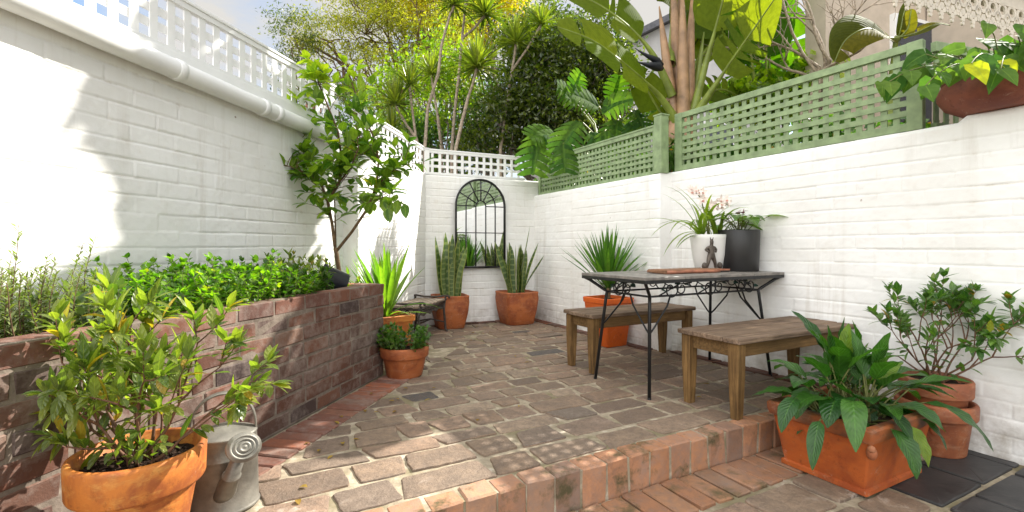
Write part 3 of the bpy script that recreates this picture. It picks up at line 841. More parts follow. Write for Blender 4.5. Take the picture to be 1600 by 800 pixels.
# green lattices along the right wall
far0, far1 = (x_far(6.0)+0.06, 6.03), (x_far(4.22)+0.06, 4.25)
gl1 = lattice_run('green_lattice', 'sage green lattice panel on the far half of the right wall, under the split leaves', far0, far1, 1.537, 1.965, 0.060, 0.052, 0.029, 'green_paint', 0.038, 'h', thick=0.008, stiles=0.05)
nr0 = (x_near(4.20)+0.03, 4.215); nr1 = (x_near(2.665)+0.03, 2.68)
Ln = (V(*nr1, 0)-V(*nr0, 0)).length
gl2 = lattice_run('green_lattice', 'sage green lattice panel on the near half of the right wall, with end post', nr0, nr1, 1.557, 2.055, 0.064, 0.058, 0.033, 'green_paint', 0.046, 'h', thick=0.009, capw=0, stiles=0.075)
pm = MB(); pp = V(x_far(4.185)+0.05, 4.20, 0); pm.box((pp.x, pp.y, 1.537+0.25), (0.088, 0.088, 0.50), axes(E)); pm.box((pp.x, pp.y, 1.537+0.507), (0.10, 0.10, 0.014), axes(E))
tag(pm.build('green_post', M['green_paint'], smooth=False, bevel=0.003), 'square sage green post standing between the two green lattice panels', 'post')
# return panel behind the bowl
rt = thing('green_lattice', 'short sage green return panel with a slanting brace behind the bowl', 'lattice fence', (nr1[0]+0.03, nr1[1]+0.015, 1.557), math.atan2(0.29, 0.956))
m = MB(); m.box((0.55, 0, 0.47), (1.0, 0.03, 0.055)); m.box((0.55, 0, 0.02), (1.0, 0.03, 0.04)); m.build('rail', M['green_paint'], rt, smooth=False, bevel=0.002)
m = MB(); m.box((0.32, -0.006, 0.38), (0.55, 0.02, 0.05), Matrix.Rotation(R(-20), 3, 'Y')); m.build('brace', M['green_paint'], rt, smooth=False, bevel=0.002)
m = MB()
for i in range(12): m.box((0.09+i*0.082, 0.012, 0.245), (0.034, 0.009, 0.42))
m.build('slat_panel', M['green_paint'], rt, smooth=False)
# ------------------------------------------------------------------ plants: generators
def rand_dir(zmin=-1.0, zmax=1.0):
    z = rr(zmin, zmax); a = rr(0, 2*math.pi); q = math.sqrt(max(0, 1-z*z)); return V(q*math.cos(a), q*math.sin(a), z)

def twig(ms, ml, p, d, length, r, leaf, n_leaf, bend=0.25, up=0.15, depth=0, fork=2, spread=0.7, leaf_from=0.35, mi=0, rosette=4, sides=5, mi_tip=None):
    """a bending stem with leaves, forking into thinner ones"""
    k = max(3, int(length/0.035)); pts = [p.copy()]; dirs = []; dd = d.normalized()
    for i in range(k):
        dd = (dd + rand_dir()*bend*0.35 + V(0,0,up*0.25)).normalized(); dirs.append(dd.copy())
        pts.append(pts[-1] + dd*(length/k))
    rad = [r*(1-0.5*i/k) for i in range(k+1)]
    ms.tube(pts, rad, sides, cap=False)
    L, Wd, shape, droop = leaf
    if depth <= 0:
        for j in range(n_leaf):
            s = leaf_from + (1-leaf_from)*(j+rr(0, .8))/n_leaf; i = min(k-1, int(s*k))
            q = pts[i].lerp(pts[i+1], s*k-i) if i < k else pts[-1]
            side = dirs[i].cross(rand_dir()).normalized()
            ld = (side*rr(.7, 1.0) + dirs[i]*rr(.25, .8) + V(0,0,rr(-.1,.3))).normalized()
            ml.leaf(q, ld, L*rr(.65, 1.1), Wd*rr(.75, 1.1), droop=rr(droop*0.4, droop*1.5), fold=rr(.12, .32), n=4, shape=shape, mi=mi)
        for j in range(rosette):
            side = dirs[-1].cross(rand_dir()).normalized()
            ml.leaf(pts[-1], (side*rr(.4, .9)+dirs[-1]).normalized(), L*rr(.6, 1.0), Wd*rr(.7, 1.0), droop=rr(0, droop), fold=rr(.15, .35), n=4, shape=shape, mi=mi if mi_tip is None else mi_tip)
    else:
        for j in range(fork+(random.random() < 0.35)):
            nd = (dirs[-1] + rand_dir()*spread).normalized()
            q = pts[-1] if j < 2 else pts[int(k*rr(.5, .9))]
            twig(ms, ml, q, nd, length*rr(.55, .85), r*0.62, leaf, n_leaf, bend, up, depth-1, fork, spread, leaf_from, mi, rosette, sides, mi_tip)
        for j in range(n_leaf//3):
            i = int(k*rr(.4, 1)) if k > 1 else 0; i = min(i, k-1)
            side = dirs[i].cross(rand_dir()).normalized()
            ml.leaf(pts[i], (side+dirs[i]*0.5).normalized(), L*rr(.6, 1), Wd*rr(.7, 1), droop=droop, fold=.2, n=4, shape=shape, mi=mi)

def spiky(ml, c, n, length, width, el=(10, 88), droop=0.5, shape='sword', seg=6, mi=0, core=0.03, tilt=None):
    for i in range(n):
        e = R(el[0] + (el[1]-el[0])*(i/max(1, n-1))**0.8 + rr(-6, 6)); a = i*2.39996 + rr(-.2, .2)
        d = V(math.cos(e)*math.cos(a), math.cos(e)*math.sin(a), math.sin(e))
        if tilt: d = (d + tilt).normalized()
        b = c + V(math.cos(a), math.sin(a), 0)*core*rr(.3, 1) + V(0,0,rr(0, core*1.5))
        ml.leaf(b, d, length*rr(.75, 1.1), width*rr(.8, 1.15), droop=droop*rr(.2, 1.4)*(1-0.75*math.sin(max(0, e))), fold=rr(.25, .5), n=seg, shape=shape, mi=mi)

def soil_disc(mb, r, z, n=30, mi=0):
    rings = 7; vs = [(0,0,z+.01)]; f = []
    for i in range(1, rings+1):
        for j in range(n):
            a = 2*math.pi*j/n; q = r*i/rings; vs.append((q*math.cos(a), q*math.sin(a), z+rr(-.008, .010)))
    for j in range(n): f.append((0, 1+j, 1+(j+1) % n))
    for i in range(rings-1):
        for j in range(n): f.append((1+i*n+j, 1+(i+1)*n+j, 1+(i+1)*n+(j+1) % n, 1+i*n+(j+1) % n))
    mb.add(vs, f, mi)
def chips(mb, r, z, n, size=0.012, sq=False):
    for _ in range(n):
        if sq: x, y = rr(-r, r), rr(-r, r)
        else:
            a = rr(0, 6.28); q = r*math.sqrt(random.random()); x, y = q*math.cos(a), q*math.sin(a)
        mb.box((x, y, z+rr(.002, .012)), (size*rr(.5, 1.6), size*rr(.3, .7), size*rr(.2, .5)), Matrix.Rotation(rr(0, 3), 3, 'Z') @ Matrix.Rotation(rr(-.6, .6), 3, 'X'))

# ------------------------------------------------------------------ big round pot with a bushy shrub, front left
t = thing('potted_shrub', 'bushy shrub in the big round terracotta pot nearest the camera, beside the watering can', 'potted plant', (-1.055, 1.36, 0)); t.scale = (.77, .77, 1.0)
m = MB()
m.lathe([(0.0, 0), (0.128, 0), (0.131, 0.008), (0.178, 0.222), (0.180, 0.228), (0.203, 0.231), (0.207, 0.238), (0.211, 0.318), (0.207, 0.327), (0.196, 0.330), (0.187, 0.325), (0.181, 0.27), (0.10, 0.255), (0, 0.255)], 48, wob=0.004)
m.build('pot', M['terracotta_warm'], t)
m = MB(); soil_disc(m, 0.183, 0.285); chips(m, 0.165, 0.287, 260, 0.014); m.build('soil', M['soil'], t, smooth=False)
ms, ml = MB(), MB()
lf = (0.100, 0.040, 'lance', 0.35)
for (dx, dy, dz, L, dep) in ((-.75,-.05,.9,.24,2),(.9,.15,.75,.26,2),(.1,.1,1.2,.22,2),(-.3,.4,1,.22,2),(.45,-.35,.9,.22,2),(-.95,.3,.6,.24,2),(1.1,.4,.55,.25,2),(.6,.5,.9,.22,2),(-.4,-.5,.8,.2,2),(0,0.0,1.2,.26,2),(-1.0,-.2,.55,.22,2),(.3,-.1,1.1,.2,2)):
    twig(ms, ml, V(rr(-.03,.03), rr(-.03,.03), 0.27), V(dx, dy, dz), L*rr(.9,1.1), 0.0085, lf, 9, 0.35, 0.12, dep-1 if random.random() < .25 else dep, 2, 0.75, 0.25, rosette=5)
for i in range(5):
    a = rr(-2.4, -0.4); twig(ms, ml, V(rr(-.06,.08), rr(-.1,-.02), 0.27), V(math.cos(a)*.4, math.sin(a)*.4, 1), 0.09, 0.003, (0.06, .028, 'ovate', .4), 4, rosette=3)
xs = sorted(p[0] for p in ml.v); zs = sorted(p[2] for p in ml.v); q_ = len(xs)
kl, kr, kz = .36/-xs[q_//50], .46/xs[-q_//50], (.775-.285)/(zs[-q_//100]-.285)
def shape_shrub(x, y, z):
    x *= kl if x < 0 else kr; z = .285+(z-.285)*kz
    if x > .12: z += .16*min(1, (x-.12)/.3)*max(0, (.68-z)/.4)        # right hand shoots rise clear of the watering can
    return (x, .30*math.tanh(y*.8/.30), z)
for mb in (ms, ml): mb.v = [shape_shrub(*p) for p in mb.v]
ms.build('stems', M['stem_red'], t); ml.build('foliage', M['lf_shrub'], t)

# ------------------------------------------------------------------ galvanised watering can
t = thing('watering_can', 'old galvanised watering can with a round sprinkler rose and hoop handle', 'watering can', (-1.005, 1.67, 0), R(28)); t.scale = (1.03, 1.03, .86)
m = MB(); m.lathe([(0, 0.004), (0.105, 0.004), (0.109, 0.0), (0.112, 0.006), (0.109, 0.012), (0.107, 0.016), (0.104, 0.205), (0.1065, 0.208), (0.1065, 0.214), (0.1035, 0.217), (0.101, 0.285), (0.103, 0.290), (0.101, 0.295), (0.096, 0.298), (0.03, 0.325), (0.0, 0.328)], 40, sy=0.86)
m.build('body', M['galvanised'], t)
m = MB(); pts = []
for i in range(25):
    a = math.pi*i/24; pts.append(V(-0.098*math.cos(a), 0.01, 0.285+0.165*math.sin(a)**0.8 if 0 < i < 24 else 0.285))
vs = []; 
for p in pts:
    o = V(p.x, 0, (p.z-0.285)*1.1).normalized() if p.z > .29 else V(math.copysign(1, p.x), 0, 0)
    for (u, w) in ((-.016, -.0035), (.016, -.0035), (.016, .0035), (-.016, .0035)): vs.append(p + V(0, u, 0) + o*w)
n = len(pts); m.add(vs, [(i*4+j, i*4+(j+1) % 4, (i+1)*4+(j+1) % 4, (i+1)*4+j) for i in range(n-1) for j in range(4)]); m.build('handle', M['galvanised'], t)
m = MB(); a0, a1 = V(0.012, -0.085, 0.10), V(0.060, -0.195, 0.305)
m.tube([a0+V(-.01,.02,-.02), a0, a0.lerp(a1, .35), a0.lerp(a1, .36), a0.lerp(a1, .375), a0.lerp(a1, .385), a1], [0.034, 0.032, 0.025, 0.028, 0.028, 0.024, 0.017], 18); m.build('spout', M['galvanised'], t)
ro = m = MB(); ax_ = V(0.30, -0.90, 0.42).normalized(); prof = [(0.014, -0.03), (0.018, -0.02), (0.046, 0.0), (0.050, 0.002), (0.051, 0.007), (0.049, 0.010)]
for r_, z_ in ((.044,.012),(.042,.0155),(.037,.0165),(.035,.0135),(.031,.0135),(.029,.018),(.025,.019),(.023,.0155),(.019,.0155),(.017,.020),(.012,.0205),(.010,.018),(.005,.020),(0,.021)): prof.append((r_, z_))
mm = MB(); mm.lathe(prof, 36); q = V(0,0,1).rotation_difference(ax_); mm.v = [tuple(q @ V(*p) + a1 + ax_*0.012) for p in mm.v]; mm.build('rose', M['galvanised'], t)
m = MB(); m.tube([V(0.02,-.075,.19), V(0.035,-.11,.20), V(0.05,-.155,.205)], [.005,.004,.004], 8); m.build('spout_brace', M['galvanised'], t)

# ------------------------------------------------------------------ mint pot at the planter's end
t = thing('potted_mint', 'round terracotta pot of leafy mint on the paving beside the end of the brick planter', 'potted plant', (-0.752, 3.36, 0))
m = MB(); m.lathe([(0, 0), (0.118, 0), (0.122, 0.006), (0.147, 0.128), (0.149, 0.133), (0.162, 0.136), (0.165, 0.142), (0.169, 0.198), (0.166, 0.206), (0.157, 0.208), (0.150, 0.203), (0.146, 0.17), (0, 0.165)], 40, wob=0.003); m.build('pot', M['terracotta'], t)
m = MB(); soil_disc(m, 0.147, 0.178); m.build('soil', M['soil'], t)
ms, ml = MB(), MB()
for i in range(64):
    a = rr(0, 6.28); q = 0.14*math.sqrt(random.random()); p = V(q*math.cos(a), q*math.sin(a), .18)
    twig(ms, ml, p, V(p.x*6+rr(-.3,.3), p.y*6+rr(-.3,.3), 1.0), rr(.07, .17), .0022, (.042, .028, 'ovate', .5), 8, .4, .05, rosette=4, leaf_from=.15)
ms.build('stems', M['stem_green'], t); ml.build('foliage', M['lf_mint'], t)

# ------------------------------------------------------------------ square terracotta pot with spiky plant behind the planter
def square_pot(root, prof, inner, rot, mat, rnd=0.1, name='pot', asp=1.0):
    m = MB(); m.sqlathe(prof + inner, rot=rot, round_=rnd, asp=asp); return m.build(name, M[mat], root, smooth=True)
def auto_smooth(o, ang=35):
    me = o.data
    try: me.set_sharp_from_angle(angle=R(ang))
    except Exception: pass
    return o
t = thing('potted_spiky_plant', 'bright green spiky plant in a square terracotta pot, between the planter and the slatted bench', 'potted plant', (-1.0, 3.90, 0))
auto_smooth(square_pot(t, [(0.115, 0), (0.145, 0.30), (0.157, 0.302), (0.160, 0.345), (0.156, 0.35)], [(0.14, 0.35), (0.135, 0.30)], R(38), 'terracotta_warm', .06))
m = MB(); m.sqlathe([(0.136, 0.29), (0.134, 0.315)], rot=R(38)); m.build('soil', M['soil'], t)
ml = MB(); spiky(ml, V(-.03, .02, 0.31), 40, 0.58, 0.048, (46, 88), .7, seg=8, tilt=V(-.22, -.05, .1)); spiky(ml, V(0, 0, 0.31), 5, 0.42, 0.024, (18, 30), 1.2, seg=8, tilt=V(.7, -.1, .25)); ml.build('foliage', M['lf_yucca'], t)

# ------------------------------------------------------------------ small slatted bench
d = V(0.2133, 1, 0).normalized(); bp = V(-0.845, 4.40, 0)
t = thing('slatted_bench', 'low weathered bench of timber slats on ornate cast iron ends, by the left wall', 'bench', (bp.x, bp.y, 0), math.atan2(d.y, d.x))
LB, DB, HB = 0.70, 0.34, 0.35      # local X along bench, +Y towards the wall
m = MB()
for i in range(5): m.cbox((LB/2, 0.035+i*0.066, HB-0.010+rr(-.002,.002)), (LB+0.02, 0.056, 0.020), None, .003, jit=.0015)
m.build('seat_slats', M['slat_wood'], t, smooth=False)
m = MB(); m.box((LB/2, 0.012, HB-0.035), (LB-.02, 0.010, 0.022))
for i in range(26):
    x = .03+(LB-.06)*(i+.5)/26; hh = 0.040+0.018*math.sin(i*math.pi*4/26)**2
    m.tube([V(x+.010*math.cos(a), 0.012, HB-.05-hh*0.45+hh*0.5*math.sin(a)) for a in np.linspace(0, 6.28, 9)], .0035, 5)
m.build('apron', M['iron_rust'], t)
for x in (0.015, LB-0.015):
    m = MB()
    m.box((x, DB/2, HB-0.032), (0.022, DB, 0.022))
    for (y, s) in ((0.012, -1), (DB-0.012, 1)):
        m.tube([V(x, y, HB-.03), V(x, y-s*.006, .23), V(x, y+s*.006, .11), V(x, y+s*.012, .03), V(x, y+s*.028, .008), V(x, y+s*.04, .006)], [.014,.013,.012,.014,.013,.009], 8)
    pts = [V(x, -0.012+.0*a, HB+.0) for a in (0,)]
    cur = [V(x, -.02+.022*math.cos(a), HB+.008+.022*math.sin(a)) for a in np.linspace(-1.2, 3.4, 10)]
    m.tube(cur, .011, 8); m.tube([V(x, .0, HB+.030), V(x, DB*.3, HB+.016), V(x, DB*.7, HB+.016), V(x, DB, HB+.032)], .010, 8)
    m.tube([V(x, DB+.02+.022*math.cos(a), HB+.008+.022*math.sin(a)) for a in np.linspace(4.3, -0.2, 10)], .011, 8)
    for q in range(4):
        yc = .06+q*.07; m.tube([V(x, yc+.028*math.cos(a), HB-.075+.028*math.sin(a)) for a in np.linspace(0, 6.28, 11)], .005, 5)
    m.tube([V(x, 0, .10), V(x, DB/2, .13), V(x, DB, .10)], .007, 6)
    m.build('end_frame', M['iron_rust'], t)
m = MB(); m.tube([V(.015, DB/2, .125), V(LB-.015, DB/2, .125)], .008, 6); m.build('stretcher', M['iron_rust'], t)

# ------------------------------------------------------------------ snake plants under the mirror
def snake(label, loc, rot, hgt, specs, prof, rot_pot):
    t = thing('potted_snake_plant', label, 'potted plant', loc, rot, )
    h, rb, rm = prof
    m = MB(); m.sqlathe([(rb, 0), (rb*1.06, 0.01), (rm*0.93, h*0.45), (rm*1.0, h*0.78), (rm*0.98, h*0.93), (rm*1.0, h*0.965), (rm*0.99, h), (rm*0.90, h), (rm*0.86, h*0.9)], rot=rot_pot, round_=0.32, m=6)
    m.build('pot', M['terracotta'], t)
    m = MB(); m.sqlathe([(rm*0.87, h*0.85), (rm*0.86, h*0.9)], rot=rot_pot, round_=.32, m=6); m.build('soil', M['soil'], t)
    ml = MB()
    for (x, y, lx, ly, L, w) in specs:
        b = V(x, y, h*0.88); a = rr(0, 3.1); nrm = V(math.cos(a), math.sin(a), 0)
        pts = []; ws = []
        for i in range(9):
            s = i/8; pts.append(b + V(lx*s**1.3*L + .006*math.sin(s*7+a), ly*s**1.3*L, L*s*(1-0.10*(lx*lx+ly*ly)))); ws.append(w/2*(0.62+0.5*math.sin(min(1, s*1.25)*math.pi*.5))*(1-max(0, (s-.55)/.45)**2.2)+.0015)
        ml.blade(pts, ws, nrm, rr(.2, .45), twist=rr(-.5, .5))
    ml.build('leaves', M['lf_snake'], t)
random.seed(21)
specsL = [(rr(-.10,.10), rr(-.10,.06), 0, 0, 0, 0) for _ in range(0)]
def specs(n, big, r=.10, lean=.14, w=.066, hi=.72, lo=.42):
    o = []
    for i in range(n):
        a = rr(0, 6.28); q = r*math.sqrt(random.random()); x, y = q*math.cos(a), q*math.sin(a)
        o.append((x, y, x/r*lean*rr(.2, 1), y/r*lean*rr(.2, 1), rr(lo, hi), w*rr(.8, 1.15)))
    return o + big
snake('snake plant with tall banded leaves in the terracotta pot behind the slatted bench', (-0.695, 5.355, 0), 0, 0, specs(17, [(-.07,-.05,-.12,0,.70,.075),(-.03,-.07,-.02,0,.74,.08),(.02,-.06,.02,0,.72,.08),(.07,-.05,.22,-.1,.6,.06),(.03,.0,.1,0,.68,.08)]), (0.36, 0.135, 0.190), R(20))
snake('snake plant with splayed banded leaves in the rounded terracotta pot in the right hand corner', (0.055, 5.63, 0), 0, 0, specs(14, [(.03,-.02,.16,0,.82,.075),(-.07,-.03,-.30,-.1,.64,.06),(-.03,-.05,-.10,0,.62,.065),(.06,-.02,.30,-.05,.62,.05),(.08,-.03,.5,-.1,.48,.045),(-.05,.02,-.42,-.1,.54,.055),(.0,-.07,.06,0,.56,.07)], lean=.2, hi=.6), (0.375, 0.150, 0.205), R(28))

# ------------------------------------------------------------------ arched mirror
bd_ = V(0.9124, 0.4124, 0).normalized(); mc = V(-0.383, x_back_y(-0.383), 0)
t = thing('arched_mirror', 'black framed arched window mirror hanging on the white end wall', 'mirror', (mc.x+.008, mc.y-0.022, 0.655), math.atan2(bd_.y, bd_.x)+R(3))
wr, hs = 0.314, 0.72
def arch(r, n=28, z0=0.0):
    return [V(-r, 0, z0), *[V(-r*math.cos(math.pi*i/n), 0, hs+r*math.sin(math.pi*i/n)) for i in range(n+1)], V(r, 0, z0)]
m = MB(); ol = arch(wr-.005); vs = [(p.x, -0.012, p.z) for p in ol] ; m.add(vs, [tuple(range(len(vs)))]); m.build('glass', M['mirror'], t, smooth=False)
m = MB(); vb = [(p.x, -0.002, p.z) for p in ol]; n = len(vb); m.add(vs+vb, [(i, (i+1) % n, n+(i+1) % n, n+i)[::-1] for i in range(n)]+[tuple(range(n, 2*n))]); m.v = [(x, y+.001, z) for x, y, z in m.v]; m.build('backing', M['iron_black'], t, smooth=False)
m = MB(); m.tube([V(p.x, -.018, p.z) for p in arch(wr)] , .0125, 8); m.box((0, -.018, 0), (wr*2+.02, .024, .022)); m.build('frame', M['iron_black'], t)
m = MB(); rbar = .006
for x in (-.188, -.064, .064, .188): m.tube([V(x, -.017, 0), V(x, -.017, hs+(0.0 if abs(x) > .1 else .0))], rbar, 6)
for z in (hs, .405): m.tube([V(-wr, -.017, z), V(wr, -.017, z)] if z < hs else [V(-wr, -.017, z), V(-.064, -.017, z)], rbar, 6)
m.tube([V(.064, -.017, hs), V(wr, -.017, hs)], rbar, 6)
for r_ in (.064, .188): m.tube([V(-r_*math.cos(a), -.017, hs+r_*math.sin(a)) for a in np.linspace(0, math.pi, 20)], rbar, 6)
for a in (30, 62, 90, 118, 150): m.tube([V(.064*math.cos(R(a)), -.017, hs+.064*math.sin(R(a))), V(wr*math.cos(R(a)), -.017, hs+wr*math.sin(R(a)))], rbar, 6)
m.build('glazing_bars', M['iron_black'], t)

# ------------------------------------------------------------------ orange square pot with yucca
t = thing('potted_yucca', 'spiky yucca in a bright orange square pot against the right wall, behind the far bench', 'potted plant', (0.885, 4.42, 0))
auto_smooth(square_pot(t, [(0.118, 0), (0.122, 0.006), (0.160, 0.385), (0.168, 0.39), (0.171, 0.43), (0.167, 0.435)], [(0.150, 0.435), (0.146, 0.38)], R(32), 'orange_glaze', .16))
m = MB(); m.sqlathe([(0.15, 0.36), (0.146, 0.405)], rot=R(32)); m.build('soil', M['soil'], t)
m = MB(); m.tube([V(0,0,.38), V(0,0,.45), V(.005,0,.52)], [.022,.022,.024], 8); m.build('trunk', M['bark_brown'], t)
ml = MB(); spiky(ml, V(0, 0, 0.50), 100, 0.55, 0.030, (34, 88), 0.12, seg=5, core=.02); ml.build('leaves', M['lf_yucca_dark'], t)

# ------------------------------------------------------------------ timber benches at the table
def bench(label, p1, dirw, L, W, H):
    """p1 = ground point of the left front leg; local X = along E, local Y = away from the camera"""
    e = E; t = thing('timber_bench', label, 'bench', p1, math.atan2(e.y, e.x), 'weathered benches at the garden table')
    lt, lb_ = .062, .044
    for (x, y, sx, sy) in ((0,0,1,1),(0,W,1,-1),(L,0,-1,1),(L,W,-1,-1)):
        m = MB(); vs = []
        for z, s in ((0, lb_), (H*0.55, lt*0.96), (H-.03, lt)):
            cx, cy = x - sx*lt/2 + sx*s/2*1.0 + 0, y - sy*lt/2 + sy*s/2
            cx = x - (lt-s)/2*sx*-1*0; cy = y
            for (a, b) in ((-1,-1),(1,-1),(1,1),(-1,1)): vs.append((x + sx*(lt-s)/2*-0.0 + a*s/2, y + b*s/2, z))
        f = [(i*4+j, i*4+(j+1) % 4, (i+1)*4+(j+1) % 4, (i+1)*4+j) for i in range(2) for j in range(4)]+[(3,2,1,0),(8,9,10,11)]
        m.add(vs, f); m.build('leg', M['bench_leg'], t, smooth=False, bevel=.003)
    for (a, b, sz) in (((L/2, 0.0, 0), None, (L-lt, .022, .075)), ((L/2, W, 0), None, (L-lt, .022, .075)), ((0, W/2, 0), None, (.022, W-lt, .075)), ((L, W/2, 0), None, (.022, W-lt, .075))):
        m = MB(); m.box((a[0], a[1], H-.028-.0375), sz); m.build('rail', M['bench_rail'], t, smooth=False, bevel=.002)
    m = MB(); oh = .042; n = 4; wtot = W+2*oh+.02; ws = wtot/n
    for i in range(n):
        m.cbox((L/2+rr(-.003,.003), -oh-.01+ws*(i+.5), H-.0135+rr(-.0012,.0012)), (L+2*oh+.01, ws-.0035, .027), None, .004, jit=.0016)
    m.build('seat', M['bench_top'], t, smooth=False)
    return t
HBn = 0.425
bench('weathered timber bench on the near side of the table, closest to the camera', (1.17, 2.50, 0), None, 0.98, 0.31, HBn)
bench('weathered timber bench on the far side of the table, in front of the orange pot', (0.575, 3.40, 0), None, 0.93, 0.265, HBn-.005)

# ------------------------------------------------------------------ wrought iron table
tc = V(1.180, 3.295, 0)
t = thing('garden_table', 'slate topped garden table on a black wrought iron frame with vine scrolls', 'table', tc, math.atan2(E.y, E.x))
Lx, Wy, HT = 0.64, 0.305, 0.722      # half sizes; local +Y away from camera along the wall
m = MB()
nxs = 4
for i in range(nxs):
    m.cbox((-Lx+(i+.5)*2*Lx/nxs, 0, HT-.009+rr(-.0006,.0006)), (2*Lx/nxs-.003, 2*Wy, .018), None, .002)
m.build('tabletop', M['table_slate'], t, smooth=False)
m = MB()
zf = HT-.028
fx, fy = Lx-.012, Wy-.012
ring = lambda X, Y, z: [V(-X,-Y,z), V(X,-Y,z), V(X,Y,z), V(-X,Y,z)]
for k in range(4):
    a, b = ring(fx, fy, zf)[k], ring(fx, fy, zf)[(k+1) % 4]; dd = (b-a)
    m.box((a+b)/2, (dd.length+.02, .022, .020), axes(dd))
m.build('top_frame', M['iron_black'], t, smooth=False, bevel=.002)
rx, ry, zr = Lx-.135, Wy-.105, HT-.125
m = MB()
R4 = ring(rx, ry, zr)
for k in range(4): m.tube([R4[k], R4[(k+1) % 4]], .0065, 8)
m.build('lower_ring', M['iron_black'], t)
for (sx, sy) in ((-1,-1),(1,-1),(1,1),(-1,1)):
    m = MB(); k = V(sx*rx, sy*ry, zr); ft = V(sx*(rx+.055), sy*(ry+.055), 0)
    m.tube([V(sx*fx, sy*fy, zf), V(sx*(fx-.03), sy*(fy-.026), zf-.018), k+V(sx*.012, sy*.010, .012), k, k+V(sx*.004, sy*.004, -.04), ft], [.0105]*6, 8)
    m.ball(ft+V(0,0,.006), .012, 8); 
    leg = m.build('leg', M['iron_black'], t)
    b = MB(); q = k.lerp(ft, .37)
    for (ex, ey) in ((1,0),(0,1)):
        p1 = k+V(-sx*.17*ex, -sy*.17*ey, 0)
        b.tube([p1+V(-sx*.01*ex, -sy*.01*ey, .004), p1, p1.lerp(q, .15)+V(0,0,-.03), p1.lerp(q, .8)+V(0,0,-.012), q], .0058, 7)
    b.build('leg_brace', M['iron_black'], t)
# vine scrolls with little metal leaves round the apron
m = MB(); lm = MB()
def scroll(o, dx, flip, sc):
    pts = []
    for a in np.linspace(0, 4.6*math.pi/2, 22):
        r_ = .012+.0062*a
        pts.append(o + dx*(flip*(r_*math.cos(a)))*sc + V(0,0,1)*r_*math.sin(a)*sc)
    return pts
for k in range(4):
    a, b = R4[k], R4[(k+1) % 4]; at_, bt_ = ring(fx-.02, fy-.02, zf-.012)[k], ring(fx-.02, fy-.02, zf-.012)[(k+1) % 4]
    dx = (b-a).normalized(); L = (b-a).length; outw = ((at_+bt_)-(a+b))/2
    n = 3 if L > .6 else 1; m = MB()
    for i in range(n):
        s = (i+.5)/n; base = a.lerp(b, s); f = 1 if i < n/2 else -1
        o = base + outw*.5 + V(0,0,0)
        m.tube(scroll(o-dx*f*.03, dx, f, 1.15), .0045, 6)
        m.tube(scroll(o+dx*f*.06+V(0,0,.004), dx, -f, .8), .004, 6)
        m.tube([base+dx*f*-.10, base+outw*.35+dx*f*-.05+V(0,0,0.002), o+dx*f*.04+V(0,0,.03), base+outw*.95+dx*f*.11], .0045, 6)
        for (ofs, up_) in ((.11, .022), (-.09, -.006), (.02, .035)):
            c = o+dx*f*ofs+V(0,0,up_); dl = (dx*f+V(0,0,rr(-.3,.5))).normalized()
            lm.leaf(c-dl*.02, dl, .048, .032, up=outw.normalized()+V(0,0,.3), droop=.15, fold=.25, n=4, shape='ovate')
    m.build('scrollwork', M['iron_black'], t)
lm.build('vine_leaves', M['leaf_paint'], t)

# ------------------------------------------------------------------ things on the table
EA = math.atan2(E.y, E.x)
def ontable(e, w): p = tc + E*e - N_*w; return (p.x, p.y, HT)
t = thing('cutting_board', 'long rough timber board with a bark edge lying on the table', 'board', ontable(-.04, -.04), EA)
m = MB(); m.cbox((0, 0, .013), (.50, .17, .024), None, .006, jit=.003); m.build('plank', M['board'], t, smooth=False, bevel=.003)
m = MB()
for s in (-1, 1): m.tube([V(-.245+.049*i, s*.086+rr(-.003,.003), .012+rr(-.002,.002)) for i in range(11)], [.011+rr(-.002,.002) for _ in range(11)], 6)
m.build('bark_edge', M['copper'], t)
t = thing('serving_tray', 'small dark tray with a copper rim standing under the bronze figure', 'tray', ontable(.235, -.03), EA)
m = MB(); m.cbox((0,0,.009), (.20,.15,.014), None, .003); m.build('tray_base', M['iron_rust'], t, smooth=False)
m = MB()
for (c, s) in (((0,.07,.016),(.20,.01,.010)),((0,-.07,.016),(.20,.01,.010)),((.095,0,.016),(.01,.13,.010)),((-.095,0,.016),(.01,.13,.010))): m.box(c, s)
m.build('tray_rim', M['copper'], t, smooth=False)
for x in (-.08, .08): pass
# bronze figure: round body on two wide legs, arms curling to the hips, head with small horns
fp = ontable(.235, -.03)
t = tag(empty('bronze_figure', (fp[0], fp[1], HT+.016), EA-R(10)), 'dark bronze figure with hands on hips, legs apart, before the white pot', 'figurine')
bm = bmesh.new(); sk = bm.verts.layers.skin.verify(); vv = {}
def sv(k, p, r):
    v = bm.verts.new(p); v[sk].radius = (r, r); vv[k] = v
sv('pel', (0,0,.098), .024); sv('wai', (0,0,.118), .019); sv('che', (0,0,.148), .024); sv('nek', (0,-.002,.168), .010); sv('hed', (0,-.006,.188), .014); sv('top', (0,-.004,.204), .008)
for s, n_ in ((-1,'l'),(1,'r')):
    sv('hip'+n_, (s*.018,0,.086), .017); sv('kne'+n_, (s*.030,-.004,.046), .012); sv('ank'+n_, (s*.037,0,.010), .009); sv('toe'+n_, (s*.041,-.022,.006), .007)
    sv('sho'+n_, (s*.028,0,.155), .010); sv('elb'+n_, (s*.047,.004,.138), .0085); sv('han'+n_, (s*.026,-.014,.120), .007)
    sv('hor'+n_, (s*.010,-.004,.212), .004); sv('tip'+n_, (s*.013,-.006,.226), .002)
for a, b in (('pel','wai'),('wai','che'),('che','nek'),('nek','hed'),('hed','top')): bm.edges.new((vv[a], vv[b]))
